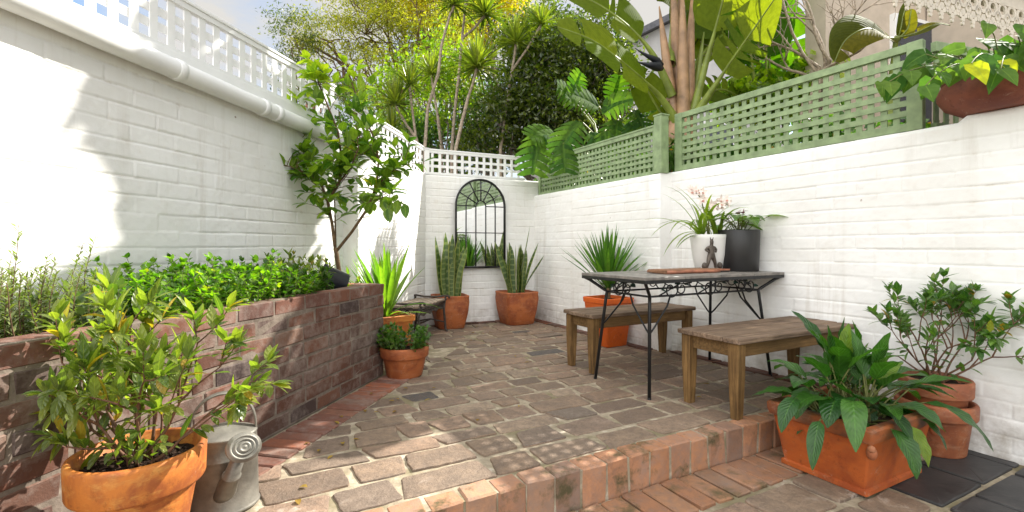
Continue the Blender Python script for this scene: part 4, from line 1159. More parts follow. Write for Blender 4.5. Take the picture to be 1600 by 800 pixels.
for n_ in 'lr':
    for a, b in (('pel','hip'+n_),('hip'+n_,'kne'+n_),('kne'+n_,'ank'+n_),('ank'+n_,'toe'+n_),('che','sho'+n_),('sho'+n_,'elb'+n_),('elb'+n_,'han'+n_),('top','hor'+n_),('hor'+n_,'tip'+n_)): bm.edges.new((vv[a], vv[b]))
vv['pel'][sk].use_root = True
me = bpy.data.meshes.new('figure_body'); bm.to_mesh(me); bm.free(); me.materials.append(M['bronze'])
o = bpy.data.objects.new('figure_body', me); COL.objects.link(o); o.parent = t
md = o.modifiers.new('skin', 'SKIN'); md.use_smooth_shade = True; sb = o.modifiers.new('sub', 'SUBSURF'); sb.levels = 2; sb.render_levels = 2
m = MB()
m.box((0,0,-.003+.0045), (.13,.06,.009)); m.build('plinth', M['copper'], t, smooth=False, bevel=.002)
random.seed(3)
for (x, y, label) in ((-.085, -.015, 'rounded dark stone standing at the left foot of the bronze figure'), (.082, -.005, 'rounded dark stone standing at the right foot of the bronze figure')):
    p = V(fp[0], fp[1], 0)+E*x-N_*y; m = MB(); m.ball((0,0,.024), .020, 12, sz=(.95,.85,1.25))
    o = m.build('stone', M['bronze'], None, loc=(p.x, p.y, HT+.018)); tag(o, label, 'stone')

# white pot with orchid
wp = ontable(.355, .09)
t = thing('potted_orchid', 'pale pink orchid in a white pot on the table', 'potted plant', wp)
m = MB(); m.lathe([(0,.0),(.088,0),(.094,.006),(.118,.12),(.131,.235),(.134,.262),(.130,.265),(.124,.262),(.120,.23),(0,.225)], 40); m.build('pot', M['white_ceramic'], t)
m = MB(); soil_disc(m, .121, .235); m.build('soil', M['soil'], t)
ml = MB()
for cx in (-.055, .06):
    for i in range(15):
        a = rr(0, 6.28); e = R(rr(42, 82)); d = V(math.cos(a)*math.cos(e), math.sin(a)*math.cos(e)*.7, math.sin(e))
        ml.leaf(V(cx+rr(-.02,.02), rr(-.03,.03), .235), d, rr(.32,.52), rr(.022,.031), droop=rr(.9,2.2), fold=.3, n=8, shape='strap')
# a few long arching leaves
for (dx, dz, L, dr) in ((-.75,.8,.50,1.5),(-.9,.55,.40,1.7),(.9,.9,.5,1.0),(-.6,.35,.30,1.4),(-.85,.3,.26,1.2)):
    ml.leaf(V(-.03 if dx < 0 else .05, -.02, .24), V(dx, -.25, dz), L*1.1, .030, droop=dr, fold=.3, n=9, shape='strap')
ml.build('leaves', M['lf_orchid'], t)
m = MB(); sp1 = [V(-.01,-.02,.23), V(-.03,-.03,.34), V(-.055,-.045,.44), V(-.085,-.06,.53), V(-.13,-.075,.575), V(-.165,-.085,.58)]
sp2 = [V(.0,-.02,.23), V(-.02,-.04,.33), V(-.02,-.06,.42), V(-.005,-.08,.475), V(.03,-.09,.50), V(.06,-.1,.49)]
for sp in (sp1, sp2): m.tube(sp, [.006,.005,.0045,.004,.003,.002], 6)
m.build('flower_stem', M['stem_green'], t)
def flower(c, face, sc):
    mp = MB(); face = face.normalized(); a = face.cross(V(0,0,1)).normalized(); b = a.cross(face).normalized()
    for k in range(5):
        w = math.pi/2 + k*2*math.pi/5; d = (a*math.cos(w)+b*math.sin(w)+face*.15).normalized()
        mp.leaf(c, d, .036*sc, .019*sc, up=face, droop=.1, fold=.12, n=4, shape='ovate')
    mp.leaf(c+face*.002, (face*.8-b*.6).normalized(), .020*sc, .016*sc, up=face, droop=.5, fold=-.3, n=4, shape='ovate', mi=1)
    mp.build('flower', [M['petal'], M['lip']], t)
for sp, ss in ((sp1, (.70,.78,.86,.93,1,.62)), (sp2, (.55,.66,.76,.86,.95,1))):
    for i, s in enumerate(ss):
        x = s*5; k = min(4, int(x)); q = sp[k].lerp(sp[k+1], x-k)
        for z in range(2):
            off = V(rr(-.03,.03), rr(-.045,-.015), rr(-.03,.025)); flower(q+off, V(rr(-.6,.3), -1, rr(-.2,.4)), rr(.85,1.25))

# black pot with anthurium
bp_ = ontable(.515, -.04)
t = thing('potted_anthurium', 'broad leaved plant with dark red flowers in a matt black cylinder pot on the table', 'potted plant', bp_)
m = MB(); m.lathe([(0,0),(.126,0),(.131,.006),(.141,.292),(.139,.297),(.131,.297),(.128,.26),(0,.255)], 44); m.build('pot', M['black_ceramic'], t)
m = MB(); soil_disc(m, .126, .265); m.build('soil', M['soil'], t)
ms, ml, mr = MB(), MB(), MB()
for i in range(17):
    a = i*2.4+rr(-.3,.3); r_ = rr(.04,.16); h = rr(.06,.15); b = V(rr(-.03,.03), rr(-.03,.03), .265); tip = b+V(math.cos(a)*r_*1.1, math.sin(a)*r_, h)
    ms.tube([b, b.lerp(tip, .5)+V(0,0,.02), tip], .0028, 5)
    d = V(math.cos(a), math.sin(a), rr(-.25,.15)); ml.leaf(tip-d*.02, d, rr(.13,.19), rr(.075,.11), droop=rr(.3,.9), fold=.15, n=4, shape='heart')
for i in range(5):
    b = V(rr(-.05,.02), rr(-.05,.02), .265); tip = b+V(rr(-.06,.03), rr(-.03,.02), rr(.10,.17)); ms.tube([b, b.lerp(tip,.5)+V(0,0,.01), tip], .0025, 5)
    mr = MB(); mr.leaf(tip, V(rr(-1,1), -.5, .3), .038, .032, droop=.4, fold=.2, n=4, shape='heart'); mr.tube([tip, tip+V(0,-.006,.022)], [.003,.002], 5); mr.build('flower', M['red_spathe'], t)
ms.build('stems', M['stem_green'], t); ml.build('leaves', M['lf_anth'], t)

m_terracotta('terracotta_rim', (0.30, 0.085, 0.025), (0.14, 0.05, 0.025), (0.22, 0.13, 0.08), 0.8)
# ------------------------------------------------------------------ peace lily in the square terracotta planter
F0 = V(1.478, 2.01, LOW+.003)         # nearest bottom corner
ex, wy = .455, .35
c = F0 + E*(ex/2) - N_*(wy/2)
t = thing('potted_peace_lily', 'glossy peace lily overflowing the heavy square terracotta planter at front right', 'potted plant', c, EA)
m = MB(); hx, hy = ex/2, wy/2
prof = [((hx, hy), 0), ((hx+.012, hy+.012), .004), ((hx+.012, hy+.012), .022), ((hx+.002, hy+.002), .028), ((hx+.036, hy+.034), .2335)]
rimp = [((hx+.036, hy+.034), .234), ((hx+.050, hy+.048), .240), ((hx+.057, hy+.055), .262), ((hx+.058, hy+.056), .292), ((hx+.050, hy+.048), .300), ((hx+.022, hy+.020), .300), ((hx+.014, hy+.012), .24)]
m.sqlathe(prof, round_=.05, m=4); auto_smooth(m.build('planter', M['terracotta_square'], t), 30)
m = MB(); m.sqlathe(rimp, round_=.05, m=4); auto_smooth(m.build('rim', M['terracotta_rim'], t), 30)
for (sx, sy) in ((-1,-1),(1,-1)):
    m = MB(); m.ball((sx*(hx+.040), sy*(hy+.044), .205), .020, 10, sz=(1,1,1.4)); m.ball((sx*(hx+.05), sy*(hy+.048), .225), .015, 10)
    m.build('corner_boss', M['terracotta_old'], t)
m = MB(); m.sqlathe([((hx+.016, hy+.014), .22), ((hx+.015, hy+.013), .255)], round_=.05); m.build('soil', M['soil'], t)
ms, ml = MB(), MB(); random.seed(5)
def lily(a, el, pl_, L, W_, droop, b):
    d = V(math.cos(a)*math.cos(el), math.sin(a)*math.cos(el), math.sin(el)); pts = [b]; cur = b; dd = d
    for i in range(4):
        cur = cur+dd*pl_/4; pts.append(cur); dd = (dd+V(0,0,-.10-.05*droop)).normalized()
    ms.tube(pts, [.005,.0045,.004,.0035,.003], 5, cap=False)
    ml.leaf(cur-dd*.006, (dd+V(0,0,-.12)).normalized(), L, W_, droop=droop, fold=rr(.12,.3), n=8, shape='ovate', wave=.12)
for i in range(74):
    a = i*2.39996+rr(-.3,.3); u = i/73
    el = R(34+50*u+rr(-9,9)); b = V(rr(-.15,.15), rr(-.10,.10), .25)
    lily(a, el, rr(.13,.24)*(0.75+.45*u), rr(.16,.24), rr(.072,.104), rr(.6,1.4)*(1.15-.5*u), b)
# leaves hanging over the near corner and far out to the left
for (a, el, pl_, L, W_, dr, bx, by) in ((-160,28,.30,.22,.06,1.4,-.15,0),(-170,40,.30,.2,.075,1.3,-.15,.05),(-110,30,.16,.20,.085,1.9,-.1,-.1),(-95,30,.14,.18,.085,2.0,-.02,-.1),(-150,50,.24,.28,.09,1.5,-.1,-.05),(-75,45,.22,.28,.11,1.4,.05,-.08),(-125,72,.24,.22,.09,.8,-.05,-.08),(-20,55,.24,.22,.08,.9,.12,0),(95,75,.30,.24,.10,.6,.05,.05),(20,55,.24,.22,.085,1.0,.12,.05)):
    lily(R(a), R(el), pl_, L, W_, dr, V(bx, by, .25))
ms.build('stems', M['stem_green'], t); ml.build('leaves', M['lf_lily'], t)

# ------------------------------------------------------------------ stacked round pots with a camellia
t = thing('potted_camellia', 'loose camellia bush in a round pot set inside another, against the right wall', 'potted plant', (2.185, 2.48, LOW+.003))
m = MB(); m.lathe([(0,0),(.118,0),(.122,.006),(.143,.175),(.146,.180),(.163,.184),(.167,.192),(.169,.248),(.164,.258),(.150,.260),(.143,.25),(.13,.21),(0,.20)], 40, wob=.004); m.build('outer_pot', M['terracotta_old'], t)
m = MB(); m.lathe([(0,.20),(.120,.20),(.128,.285),(.130,.288),(.147,.291),(.150,.298),(.152,.366),(.147,.374),(.137,.375),(.131,.36),(.125,.33),(0,.325)], 40, wob=.004); m.build('inner_pot', M['terracotta_old'], t)
m = MB(); soil_disc(m, .131, .345); m.build('soil', M['soil'], t)
ms, ml = MB(), MB(); random.seed(31)
lf = (.070, .031, 'ovate', .4)
for (dx, dy, dz, L, dep) in ((-.4,-.1,1,.24,2),(-.75,-.2,.8,.22,2),(.1,0,1.1,.24,2),(.4,-.35,.9,.24,2),(.8,-.65,.6,.24,2),(-.1,-.45,.9,.22,2),(-.5,.15,1.0,.26,2),(.25,-.15,1.1,.26,2),(.55,-.6,.75,.24,2),(-.9,.05,.6,.2,2),(-.3,-.5,.7,.2,1)):
    twig(ms, ml, V(rr(-.03,.03), rr(-.03,.03), .345), V(dx, dy, dz), L*rr(.80,1.05), .0062, lf, 8, .35, .10, dep, 2, .65, .2, rosette=4)
# keep the bush off the wall
ndir = V(0.872, 0.488, 0)
def offwall(mb, loc, lim):
    mb.v = [tuple(V(*p) - ndir*max(0, (V(p[0]+loc[0], p[1]+loc[1], 0)-V(x_near(2.48), 2.48, 0)).dot(ndir)+lim)*0.92) for p in mb.v]
for mb in (ms, ml): offwall(mb, (2.185, 2.48), .025)
ms.build('stems', M['stem_red'], t); ml.build('foliage', M['lf_camellia'], t)

# ------------------------------------------------------------------ terracotta bowl on the wall
bl = V(2.535, 2.415, 1.585)
t = thing('potted_vine', 'wide dark terracotta bowl of trailing heart shaped leaves on top of the right wall', 'potted plant', bl)
m = MB(); m.lathe([(0,0),(.19,0),(.20,.004),(.275,.05),(.305,.10),(.306,.135),(.285,.17),(.276,.178),(.288,.184),(.292,.20),(.288,.212),(.272,.213),(.262,.19),(0,.185)], 44, sx=1.0, sy=.86); m.v = [tuple(Matrix.Rotation(math.atan2(-.8725,.488), 3, 'Z') @ V(*p)) for p in m.v]; m.build('bowl', M['terracotta_dark'], t)
m = MB(); soil_disc(m, .235, .195); m.build('soil', M['soil'], t)
ms, ml = MB(), MB(); random.seed(12)
for i in range(70):
    a = rr(0, 6.28); r_ = .25*math.sqrt(random.random()); b = V(r_*math.cos(a), r_*math.sin(a)*.8, .20)
    tip = b+V(b.x*.5+rr(-.1,.1), b.y*.5+rr(-.1,.1), rr(.03,.15)); ms.tube([b, b.lerp(tip,.5)+V(0,0,.03), tip], .0025, 5, cap=False)
    d = V(tip.x+rr(-.2,.2), tip.y+rr(-.2,.2)-.1, rr(-.12,.1)); ml.leaf(tip, (d.normalized()+V(0,0,-.9 if b.y < .05 else -.2)).normalized(), rr(.09,.15), rr(.065,.105), up=V(rr(-.5,.1), -1, .5), droop=rr(.2,.9), fold=.18, n=4, shape='heart')
# trailing shoots towards the lattice and over the rim
for (a, L, dz) in ((-150,.34,.30),(-165,.42,.15),(175,.40,.40),(-140,.30,.1),(160,.36,.5),(-100,.3,.2),(-80,.25,.25),(-125,.22,.5)):
    a = R(a); b = V(.22*math.cos(a), .19*math.sin(a), .20); d = V(math.cos(a), math.sin(a), dz); pts = [b]; cur = b
    for i in range(7):
        cur = cur+d.normalized()*L/7; d = d+V(0,0,-.17); pts.append(cur)
        if i > 0: 
            s = d.cross(V(0,0,1)).normalized()*(1 if i % 2 else -1); ml.leaf(cur, (d.normalized()*.5+s*.6+V(0,-.2,-.8)), rr(.10,.15), rr(.065,.10), up=V(rr(-.5,.1), -1, .45), droop=rr(.2,.8), fold=.15, n=4, shape='heart')
    ms.tube(pts, .003, 5, cap=False)
ms.build('stems', M['stem_green'], t); ml.build('leaves', M['lf_vine'], t)

# ------------------------------------------------------------------ plants in the brick planter
random.seed(44)
SZ = .575
def bedpt(Y, f): p = V(x_plant(Y), Y, 0)-pn*(.13+.46*f); return V(p.x, p.y, SZ)
# rosemary at the left edge
rp = bedpt(1.50, .45)
t = thing('rosemary_bush', 'feathery rosemary with upright shoots in the near end of the planter', 'bush', rp)
ms, ml = MB(), MB()
for i in range(90):
    a = rr(0, 6.28); q = .19*math.sqrt(random.random()); b = V(q*math.cos(a)*.9, q*math.sin(a)*1.5, 0); h = rr(.14,.27) if i > 9 else rr(.28,.42)
    lean = V(b.x*1.0+rr(-.12,.14), b.y*.6+rr(-.15,.15), 1).normalized(); pts = [b+lean*h*k/5+V(.012*math.sin(k+a), .01*math.cos(k*1.3), 0) for k in range(6)]
    ms.tube(pts, [.003-.0004*k for k in range(6)], 4, cap=False)
    nn = int(h/.0052)
    for k in range(nn):
        s = .1+.9*k/nn; x = s*5; j = min(4, int(x)); p = pts[j].lerp(pts[j+1], x-j); side = lean.cross(rand_dir()).normalized()
        ml.leaf(p, (side+lean*rr(.4,.9)), rr(.022,.034), .0068, droop=.1, fold=.1, n=2, shape='lance')
ms.build('stems', M['bark_brown'], t); ml.build('foliage', M['lf_rosemary'], t)
def leafy(name, label, Y0, Y1, f0, f1, n, hgt, leafspec, mat, nl=9, cat='herbs', stem='stem_green', mat2=None, spread=.5):
    c0 = bedpt((Y0+Y1)/2, .5); t = thing(name, label, cat, c0); ms, ml = MB(), MB()
    for i in range(n):
        Y = rr(Y0, Y1); f = rr(f0, f1); p = bedpt(Y, f); s = (Y-Y0)/(Y1-Y0); h = hgt*(.55+.45*math.sin(math.pi*min(1, max(0, .12+.76*s))))*rr(.6,1.12)
        out = pn*(.35*(.5-f))+pd*(s-.5)*.5
        twig(ms, ml, p-c0, V(out.x+rr(-spread,spread), out.y+rr(-spread,spread), 1.3), h*rr(.75,1.15), .002, (leafspec[0]*rr(.7,1.25), leafspec[1]*rr(.7,1.2), leafspec[2], leafspec[3]), nl, .5, .05, rosette=4, leaf_from=.2, sides=4, mi=1 if mat2 and random.random() < .35 else 0)
    ms.build('stems', M[stem], t); ml.build('foliage', [M[mat], M[mat2]] if mat2 else M[mat], t); return t
leafy('sage_bush', 'grey green soft leaved bush in the planter behind the big potted shrub', 1.50, 1.90, 0.0, .75, 50, .17, (.06,.026,'ovate',.5), 'lf_sage', 7, 'bush')
leafy('parsley_patch', 'mass of bright green parsley filling the middle of the planter', 1.80, 2.68, -.16, .95, 500, .245, (.036,.024,'ovate',.6), 'lf_parsley', 9, mat2='lf_mint')
leafy('lemon_balm', 'darker green lemon balm beside the parsley, in front of the lemon tree', 2.55, 3.02, .0, .95, 120, .19, (.042,.028,'ovate',.5), 'lf_mint', 8)
leafy('mint_bush', 'twiggy bush with small mixed leaves at the foot of the lemon tree', 2.75, 3.22, .25, .98, 60, .26, (.05,.02,'lance',.4), 'lf_shrub', 8, 'bush', spread=.35)
leafy('seedling_plant', 'small leafy plant at the bench end of the planter, beside the black pot', 3.22, 3.36, .1, .5, 14, .13, (.07,.028,'lance',.6), 'lf_lemon', 6, 'plant')
# dark pot lying on its side
bk = bedpt(3.14, .20)
t = thing('black_pot', 'black plastic plant pot lying tipped over in the planter under the lemon tree', 'pot', (bk.x, bk.y, SZ+.055), 0)
m = MB(); m.lathe([(0,0),(.07,0),(.074,.004),(.092,.15),(.097,.152),(.098,.172),(.093,.173),(.088,.15),(.07,.012),(0,.012)], 32); qq = V(0,0,1).rotation_difference(V(-.75,-.35,.28)); m.v = [tuple(qq @ V(*p)+V(.06,.03,.01)) for p in m.v]; m.build('pot_body', M['black_plastic'], t)

# lemon tree
random.seed(77)
lt = V(-1.262, 3.44, SZ)
t = thing('lemon_tree', 'young lemon tree with a forked trunk growing in the brick planter', 'tree', lt)
ms, ml = MB(), MB()
K = 3.44
def LP_(u, v, dy=0.0): q = at(u, v, K+dy); return q-lt
trunk = [V(0,0,-.03), LP_(529, 425), LP_(525, 396)]
ms.tube([V(0,0,-.03), LP_(531, 432), LP_(526, 398), LP_(524, 388)], [.019,.017,.016,.016], 8)
limbs = {
 'a': ([LP_(524,390), LP_(519,350), LP_(512,315), LP_(503,290, .05), LP_(482,262,.08), LP_(469,225,.1), LP_(467,190,.08), LP_(463,160,.06)], .012),
 'b': ([LP_(512,315), LP_(530,285,-.05), LP_(534,250,-.08), LP_(528,205,-.1), LP_(510,160,-.1), LP_(498,130,-.08), LP_(488,95,-.05)], .010),
 'c': ([LP_(526,392), LP_(550,362,-.05), LP_(575,325,-.1), LP_(588,290,-.12), LP_(592,250,-.1), LP_(582,210,-.08), LP_(560,160,-.05), LP_(545,115,0)], .011),
 'd': ([LP_(530,285,-.05), LP_(548,262,-.15), LP_(560,232,-.2), LP_(556,195,-.2)], .007),
 'e': ([LP_(588,290,-.12), LP_(608,272,-.15), LP_(625,258,-.15), LP_(640,248,-.12)], .006),
 'f': ([LP_(503,290,.05), LP_(480,272,-.06), LP_(458,262,-.12), LP_(440,256,-.12)], .005),
 'g': ([LP_(525,400), LP_(524,350,.05), LP_(522,300,.1), LP_(545,270,.16), LP_(565,240,.2)], .006),
 'h': ([LP_(582,318,-.1), LP_(600,300,-.2), LP_(612,310,-.25)], .004),
}
lspec = (.125, .066, 'ovate', .45)
for key, (pts, r_) in limbs.items():
    ms.tube(pts, [r_*(1-.6*i/(len(pts)-1)) for i in range(len(pts))], 7, cap=False)
    k = len(pts)-1
    for i in range(1, k+1):
        seg = pts[i]-pts[i-1]; zz = (pts[i]+lt).z
        if zz < 1.18: continue
        for j in range(4 if zz < 1.95 else 5):
            s = rr(0,1); p = pts[i-1].lerp(pts[i], s)
            d = (seg.normalized()*.5+rand_dir(-.4,.6)).normalized()
            new = zz > 1.95
            twig(ms, ml, p, d, rr(.06,.20)*(0.7 if new else 1), .003, (lspec[0]*rr(.75,1.05), lspec[1]*rr(.8,1.05), 'ovate', .45), 4, .4, .1, 0, leaf_from=.2, rosette=2, sides=4, mi=1 if new and random.random() < .75 else 0, mi_tip=1 if new else 0)
# two big leaves hanging low on the right
for (u, v, mi) in ((598,310,0),(604,308,0),(622,312,0),(632,318,0)):
    ml.leaf(LP_(u, v, -.22), V(rr(-.2,.3), -.2, -1), .105, .06, up=V(0,-1,0), droop=.1, fold=.15, n=5, shape='ovate')
for (u, v) in ((480,295),(468,300),(495,335),(555,345)):
    p = LP_(u, v, .1); q = LP_(u+30, v-8, .05); ms.tube([q, q.lerp(p,.5)+V(0,0,.01), p], .002, 4, cap=False)
ms.build('trunk', M['bark_brown'], t); ml.build('crown', [M['lf_lemon'], M['lf_lemon_new']], t)

# a little leaf litter on the paving
random.seed(19)
ml = MB()
for (x0, x1, y0, y1, z, n) in ((-.95,-.55,1.6,3.1,.004,16),(-.6,.2,2.4,4.6,.004,8),(-.4,.1,4.9,5.5,.004,5),(1.0,1.5,2.75,3.3,.004,5)):
    for i in range(n):
        x, y = rr(x0, x1), rr(y0, y1)
        if x < x_plant(y)+.03: x = x_plant(y)+rr(.03,.2)
        a = rr(0, 6.28); ml.leaf((x, y, z+.003), (math.cos(a), math.sin(a), rr(.05,.25)), rr(.025,.05), rr(.012,.022), droop=rr(.2,.6), fold=rr(.1,.5), n=3, shape='ovate')
m_leaf('lf_dry', (0.16, 0.085, 0.03), (0.32, 0.22, 0.05), 0.2, 0.7, spec=.1)
tag(ml.build('fallen_leaves', M['lf_dry']), 'few dry brown leaves scattered over the paving', 'fallen leaves', None, 'stuff')
# ------------------------------------------------------------------ beyond the walls
# giant bird of paradise behind the right wall
def paddle(ml, mp, base, ctrl, blade_from, width, up, tears=0, mi=0, pr=.028, n=26, fold=.22, seed=0, mip=0):
    """petiole + torn paddle blade along a curve through ctrl points"""
    rnd = random.Random(seed)
    P = [base]+ctrl
    # Catmull-Rom
    pts = []
    for i in range(len(P)-1):
        p0, p1, p2, p3 = P[max(i-1,0)], P[i], P[i+1], P[min(i+2,len(P)-1)]
        for k in range(12):
            s = k/12; pts.append(0.5*((2*p1)+(-p0+p2)*s+(2*p0-5*p1+4*p2-p3)*s*s+(-p0+3*p1-3*p2+p3)*s**3))
    pts.append(P[-1]); m = len(pts)
    k0 = int(blade_from*(m-1))
    mp.tube(pts, [pr*(1.9-1.4*min(1, i/max(1,k0)))*(1-.8*max(0,(i-k0)/(m-1-k0)))+.002 for i in range(m)], 8, mip, cap=False)
    bl = pts[k0:]; kb = len(bl)
    cuts = sorted(rnd.sample(range(3, kb-2), min(tears, kb-6))) if tears else []
    up = Vector(up)
    for side in (-1, 1):
        c = [q for q in cuts if rnd.random() < .7]
        bounds = [0]+c+[kb-1]
        for a, b in zip(bounds[:-1], bounds[1:]):
            vs = []; uv = []; f = []
            dro = rnd.uniform(-.10,.22)
            for i in range(a, b+1):
                t_ = (bl[min(i+1,kb-1)]-bl[max(i-1,0)]).normalized(); sd = t_.cross(up).normalized()*side; nn = sd.cross(t_)*side; nn = nn if nn.dot(up) > 0 else -nn
                s = i/(kb-1); w = width/2*(math.sin(math.pi*(.06+.94*s)**.62)**.62 if s < 1 else 0.02)
                gap = 0.0
                if c and i == a and a > 0: gap = .02
                if c and i == b and b < kb-1: gap = -.02
                for (q, lift) in ((0, 0), (.35, fold*.45), (.7, fold*.62), (1.0, fold*.55-dro*.5)):
                    p = bl[i]+sd*w*q+nn*w*lift + t_*gap*q*1.6 + t_*w*q*.25
                    vs.append(p); uv.append((.5+side*.5*q, s))
            h = b-a+1
            for i in range(h-1):
                for q in range(3):
                    fc = (i*4+q, i*4+q+1, (i+1)*4+q+1, (i+1)*4+q); f.append(fc if side > 0 else fc[::-1])
            ml.add(vs, f, mi, uv)
random.seed(9)
sb_ = at(1064, 190, 5.0); sb_.z = 0.0
t = thing('giant_bird_of_paradise', 'huge bird of paradise with torn paddle leaves and dark beak flower behind the green lattice', 'plant', sb_)
ml, mp, ms2 = MB(), MB(), MB()
def Q(u, v, Y): return at(u, v, Y)-sb_
base = V(0,0,2.05)
# leaf sheaths fanned into a stem
for (u0, v0, u1, v1, dy, r0, mi) in ((1054,190,1030,10,0,.060,0),(1062,190,1050,-60,.05,.066,0),(1074,190,1082,-20,-.03,.060,0),(1066,190,1063,-90,.08,.055,0),(1068,185,1066,-30,-.08,.060,0),(1080,188,1100,50,.0,.042,1)):
    a, b = Q(u0, v0, 5+dy), Q(u1, v1, 5+dy*2); mp.tube([V(a.x*.4, a.y*.4, .0), V(a.x, a.y, 1.5), a, a.lerp(b,.35), a.lerp(b,.7), b], [.09,.085,r0*1.25,r0*.95,r0*.6,.006], 9, mi)
C_ = (.05, -.9, .42)       # blades turned to the yard
L = [ # base, ctrl, blade_from, width, up, tears
 (Q(1056,188,4.95), [Q(1030,150,4.85), Q(990,112,4.6), Q(930,66,4.3), Q(871,42,4.1)], .40, .60, (.15,-.85,.5), 3),
 (Q(1050,150,4.95), [Q(1020,85,4.85), Q(978,38,4.75), Q(925,2,4.65), Q(880,-12,4.6)], .38, .60, (.2,-.85,.5), 3),
 (Q(1048,100,5.0), [Q(1052,0,5.5), Q(1052,-70,5.9), Q(1040,-140,6.1)], .30, .6, (.2,-1,.3), 2),
 (Q(1082,180,4.9), [Q(1104,95,4.8), Q(1122,30,4.65), Q(1135,-25,4.5), Q(1138,-80,4.35)], .42, .62, (-.75,-.75,.15), 3),
 (Q(1070,100,5.05), [Q(1085,30,5.6), Q(1100,-30,5.95), Q(1105,-100,6.2)], .2, .66, (0,-1,.25), 2),
 (Q(1090,175,4.85), [Q(1125,122,4.65), Q(1155,78,4.45), Q(1185,35,4.25), Q(1216,-10,4.05)], .30, .60, (-.45,-.85,.4), 4),
 (Q(1085,175,5.2), [Q(1105,150,5.3), Q(1130,140,5.4), Q(1172,160,5.5)], .25, .46, (.1,-.9,.5), 5),
 (Q(1040,190,5.0), [Q(1022,160,4.95), Q(1004,130,4.9), Q(985,106,4.85)], .12, .36, (-.2,-1,.3), 2),
 (Q(1058,110,5.1), [Q(1085,70,5.5), Q(1112,25,5.8), Q(1150,-10,6.0)], .2, .6, (.1,-1,.2), 3),
 (Q(1075,120,5.2), [Q(1110,70,5.5), Q(1160,40,5.8), Q(1215,35,6.0)], .30, .7, (.1,-.9,.3), 4),
]
hub = Q(1060,-30,5.0)
random.seed(303)
for k, (x, y, z, w) in enumerate(((-.9,-.35,4.5,.55),(-.5,.5,4.45,.66),(-1.1,.3,4.55,.62),(-.2,1.0,4.5,.66),(.5,.6,4.5,.66),(-.6,-.1,4.65,.66),(.4,1.0,4.4,.6),(0,.8,4.35,.6),(-.8,.8,4.4,.6),(0,-.40,5.1,.72),(-.35,-.25,5.3,.66),(.35,-.12,5.35,.7),(.05,-.60,4.32,.40))):
    L.append((hub, [hub.lerp(V(x*.25, y*.25, (z+hub.z)/2), .7), V(x*.55, y*.55, z), V(x*1.25, y*1.25, z+.10)], .36, w, (x*.1, y*.1, 1), 4))
for i, (b, c, bf, w, up, te) in enumerate(L): paddle(ml, mp, b, c, bf, w, up, te, 0, .026, seed=i+3, mip=1 if i not in (0,1,5) else 1)
m = MB()
for (u0, v0, u1, v1, w) in ((1035,108,997,97,.05),(1035,102,993,76,.035)):
    a, b = Q(u0,v0,4.75), Q(u1,v1,4.6); m.tube([a, a.lerp(b,.2)+V(0,0,.012), a.lerp(b,.6), b], [.02,w,w*.5,.003], 8, flat=1.0)
m.build('flower_beak', M['spathe'], t)
mp.build('stalks', [M['petiole'], M['petiole_green']], t); ml.build('paddle_leaves', M['lf_strel'], t)

# monstera spilling over the far green lattice
def monstera_leaf(ml, b, d, L, W_, up, droop=.8, lobes=6):
    d = d.normalized(); n = 16; pts = [b]; dd = d
    for i in range(n): pts.append(pts[-1]+dd*L/n); dd = (dd+V(0,0,-droop/n)).normalized()
    up = Vector(up)
    for side in (-1, 1):
        for k in range(lobes):
            s0, s1 = k/lobes*.92, (k+.74)/lobes*.92+.03
            vs = []; uv = []; f = []
            for q in range(5):
                x = q/4; 
                for s in (s0*(1-x*.0), s1):
                    j = s*n; i = min(n-1, int(j)); p = pts[i].lerp(pts[i+1], j-i); t_ = (pts[i+1]-pts[i]).normalized(); a = t_.cross(up).normalized()*side; nn = up.normalized()
                    w = W_/2*(math.sin(math.pi*(.16+.80*s))**.6)
                    mid = (s0+s1)/2; nar = (1-.35*x**2)
                    p2 = p.lerp(pts[min(n, int(mid*n))], 0) 
                    vs.append(p2+a*w*x+t_*(w*x*.42)+t_*((mid-s)*L*(1-nar)*1.6*(x))+nn*(w*(.28*x-.42*x*x))); uv.append((.5+side*.5*x, s))
            for q in range(4):
                fc = (q*2, q*2+2, q*2+3, q*2+1); f.append(fc if side < 0 else fc[::-1])
            ml.add(vs, f, 0, uv)
    # a narrow strip joining the lobes along the midrib
    ml.blade(pts[:-1], [W_*.10*(1-.8*i/n)+.004 for i in range(n)], up, .1)
random.seed(15)
mb0 = V(1.15, 5.55, 0)
t = thing('monstera', 'monstera with big split leaves spilling over the corner of the far green lattice', 'plant', mb0)
ml, ms = MB(), MB()
for (u, v, Y, du, dv, L, W_, dr) in ((845,205,5.70,-14,60,.62,.50,.5),(905,190,5.55,-32,36,.52,.46,.6),(935,168,5.75,-36,-26,.46,.42,.4),(900,165,6.0,-24,-30,.40,.36,.3),(965,188,5.45,-6,40,.46,.44,.7),(992,172,5.40,16,26,.42,.38,.6),(940,175,5.5,34,-22,.44,.40,.5),(868,212,5.75,-34,-10,.42,.38,.7),(1008,165,5.5,30,14,.36,.34,.6),(920,208,5.35,34,26,.40,.36,.6),(958,160,5.7,8,-36,.36,.32,.2),(880,225,5.4,4,50,.40,.38,.5),(945,205,5.3,2,44,.38,.36,.6),(985,190,5.3,20,36,.34,.34,.6),(895,150,5.9,10,-34,.34,.30,.3)):
    b = at(u, v, Y)-mb0; d = at(u+du, v+dv, Y-.18)-at(u, v, Y); up = V(rr(-.3,.3), -.9, rr(.3,.6))
    monstera_leaf(ml, b, d, L, W_, up, dr)
    ms.tube([V(rr(-.1,.1), rr(-.1,.1), 1.2), b*.6+V(.1,.1,.75), b+V(.02,.05,.03), b], [.016,.012,.009,.007], 6, cap=False)
ms.build('stems', M['petiole_green'], t); ml.build('leaves', M['lf_monstera'], t)

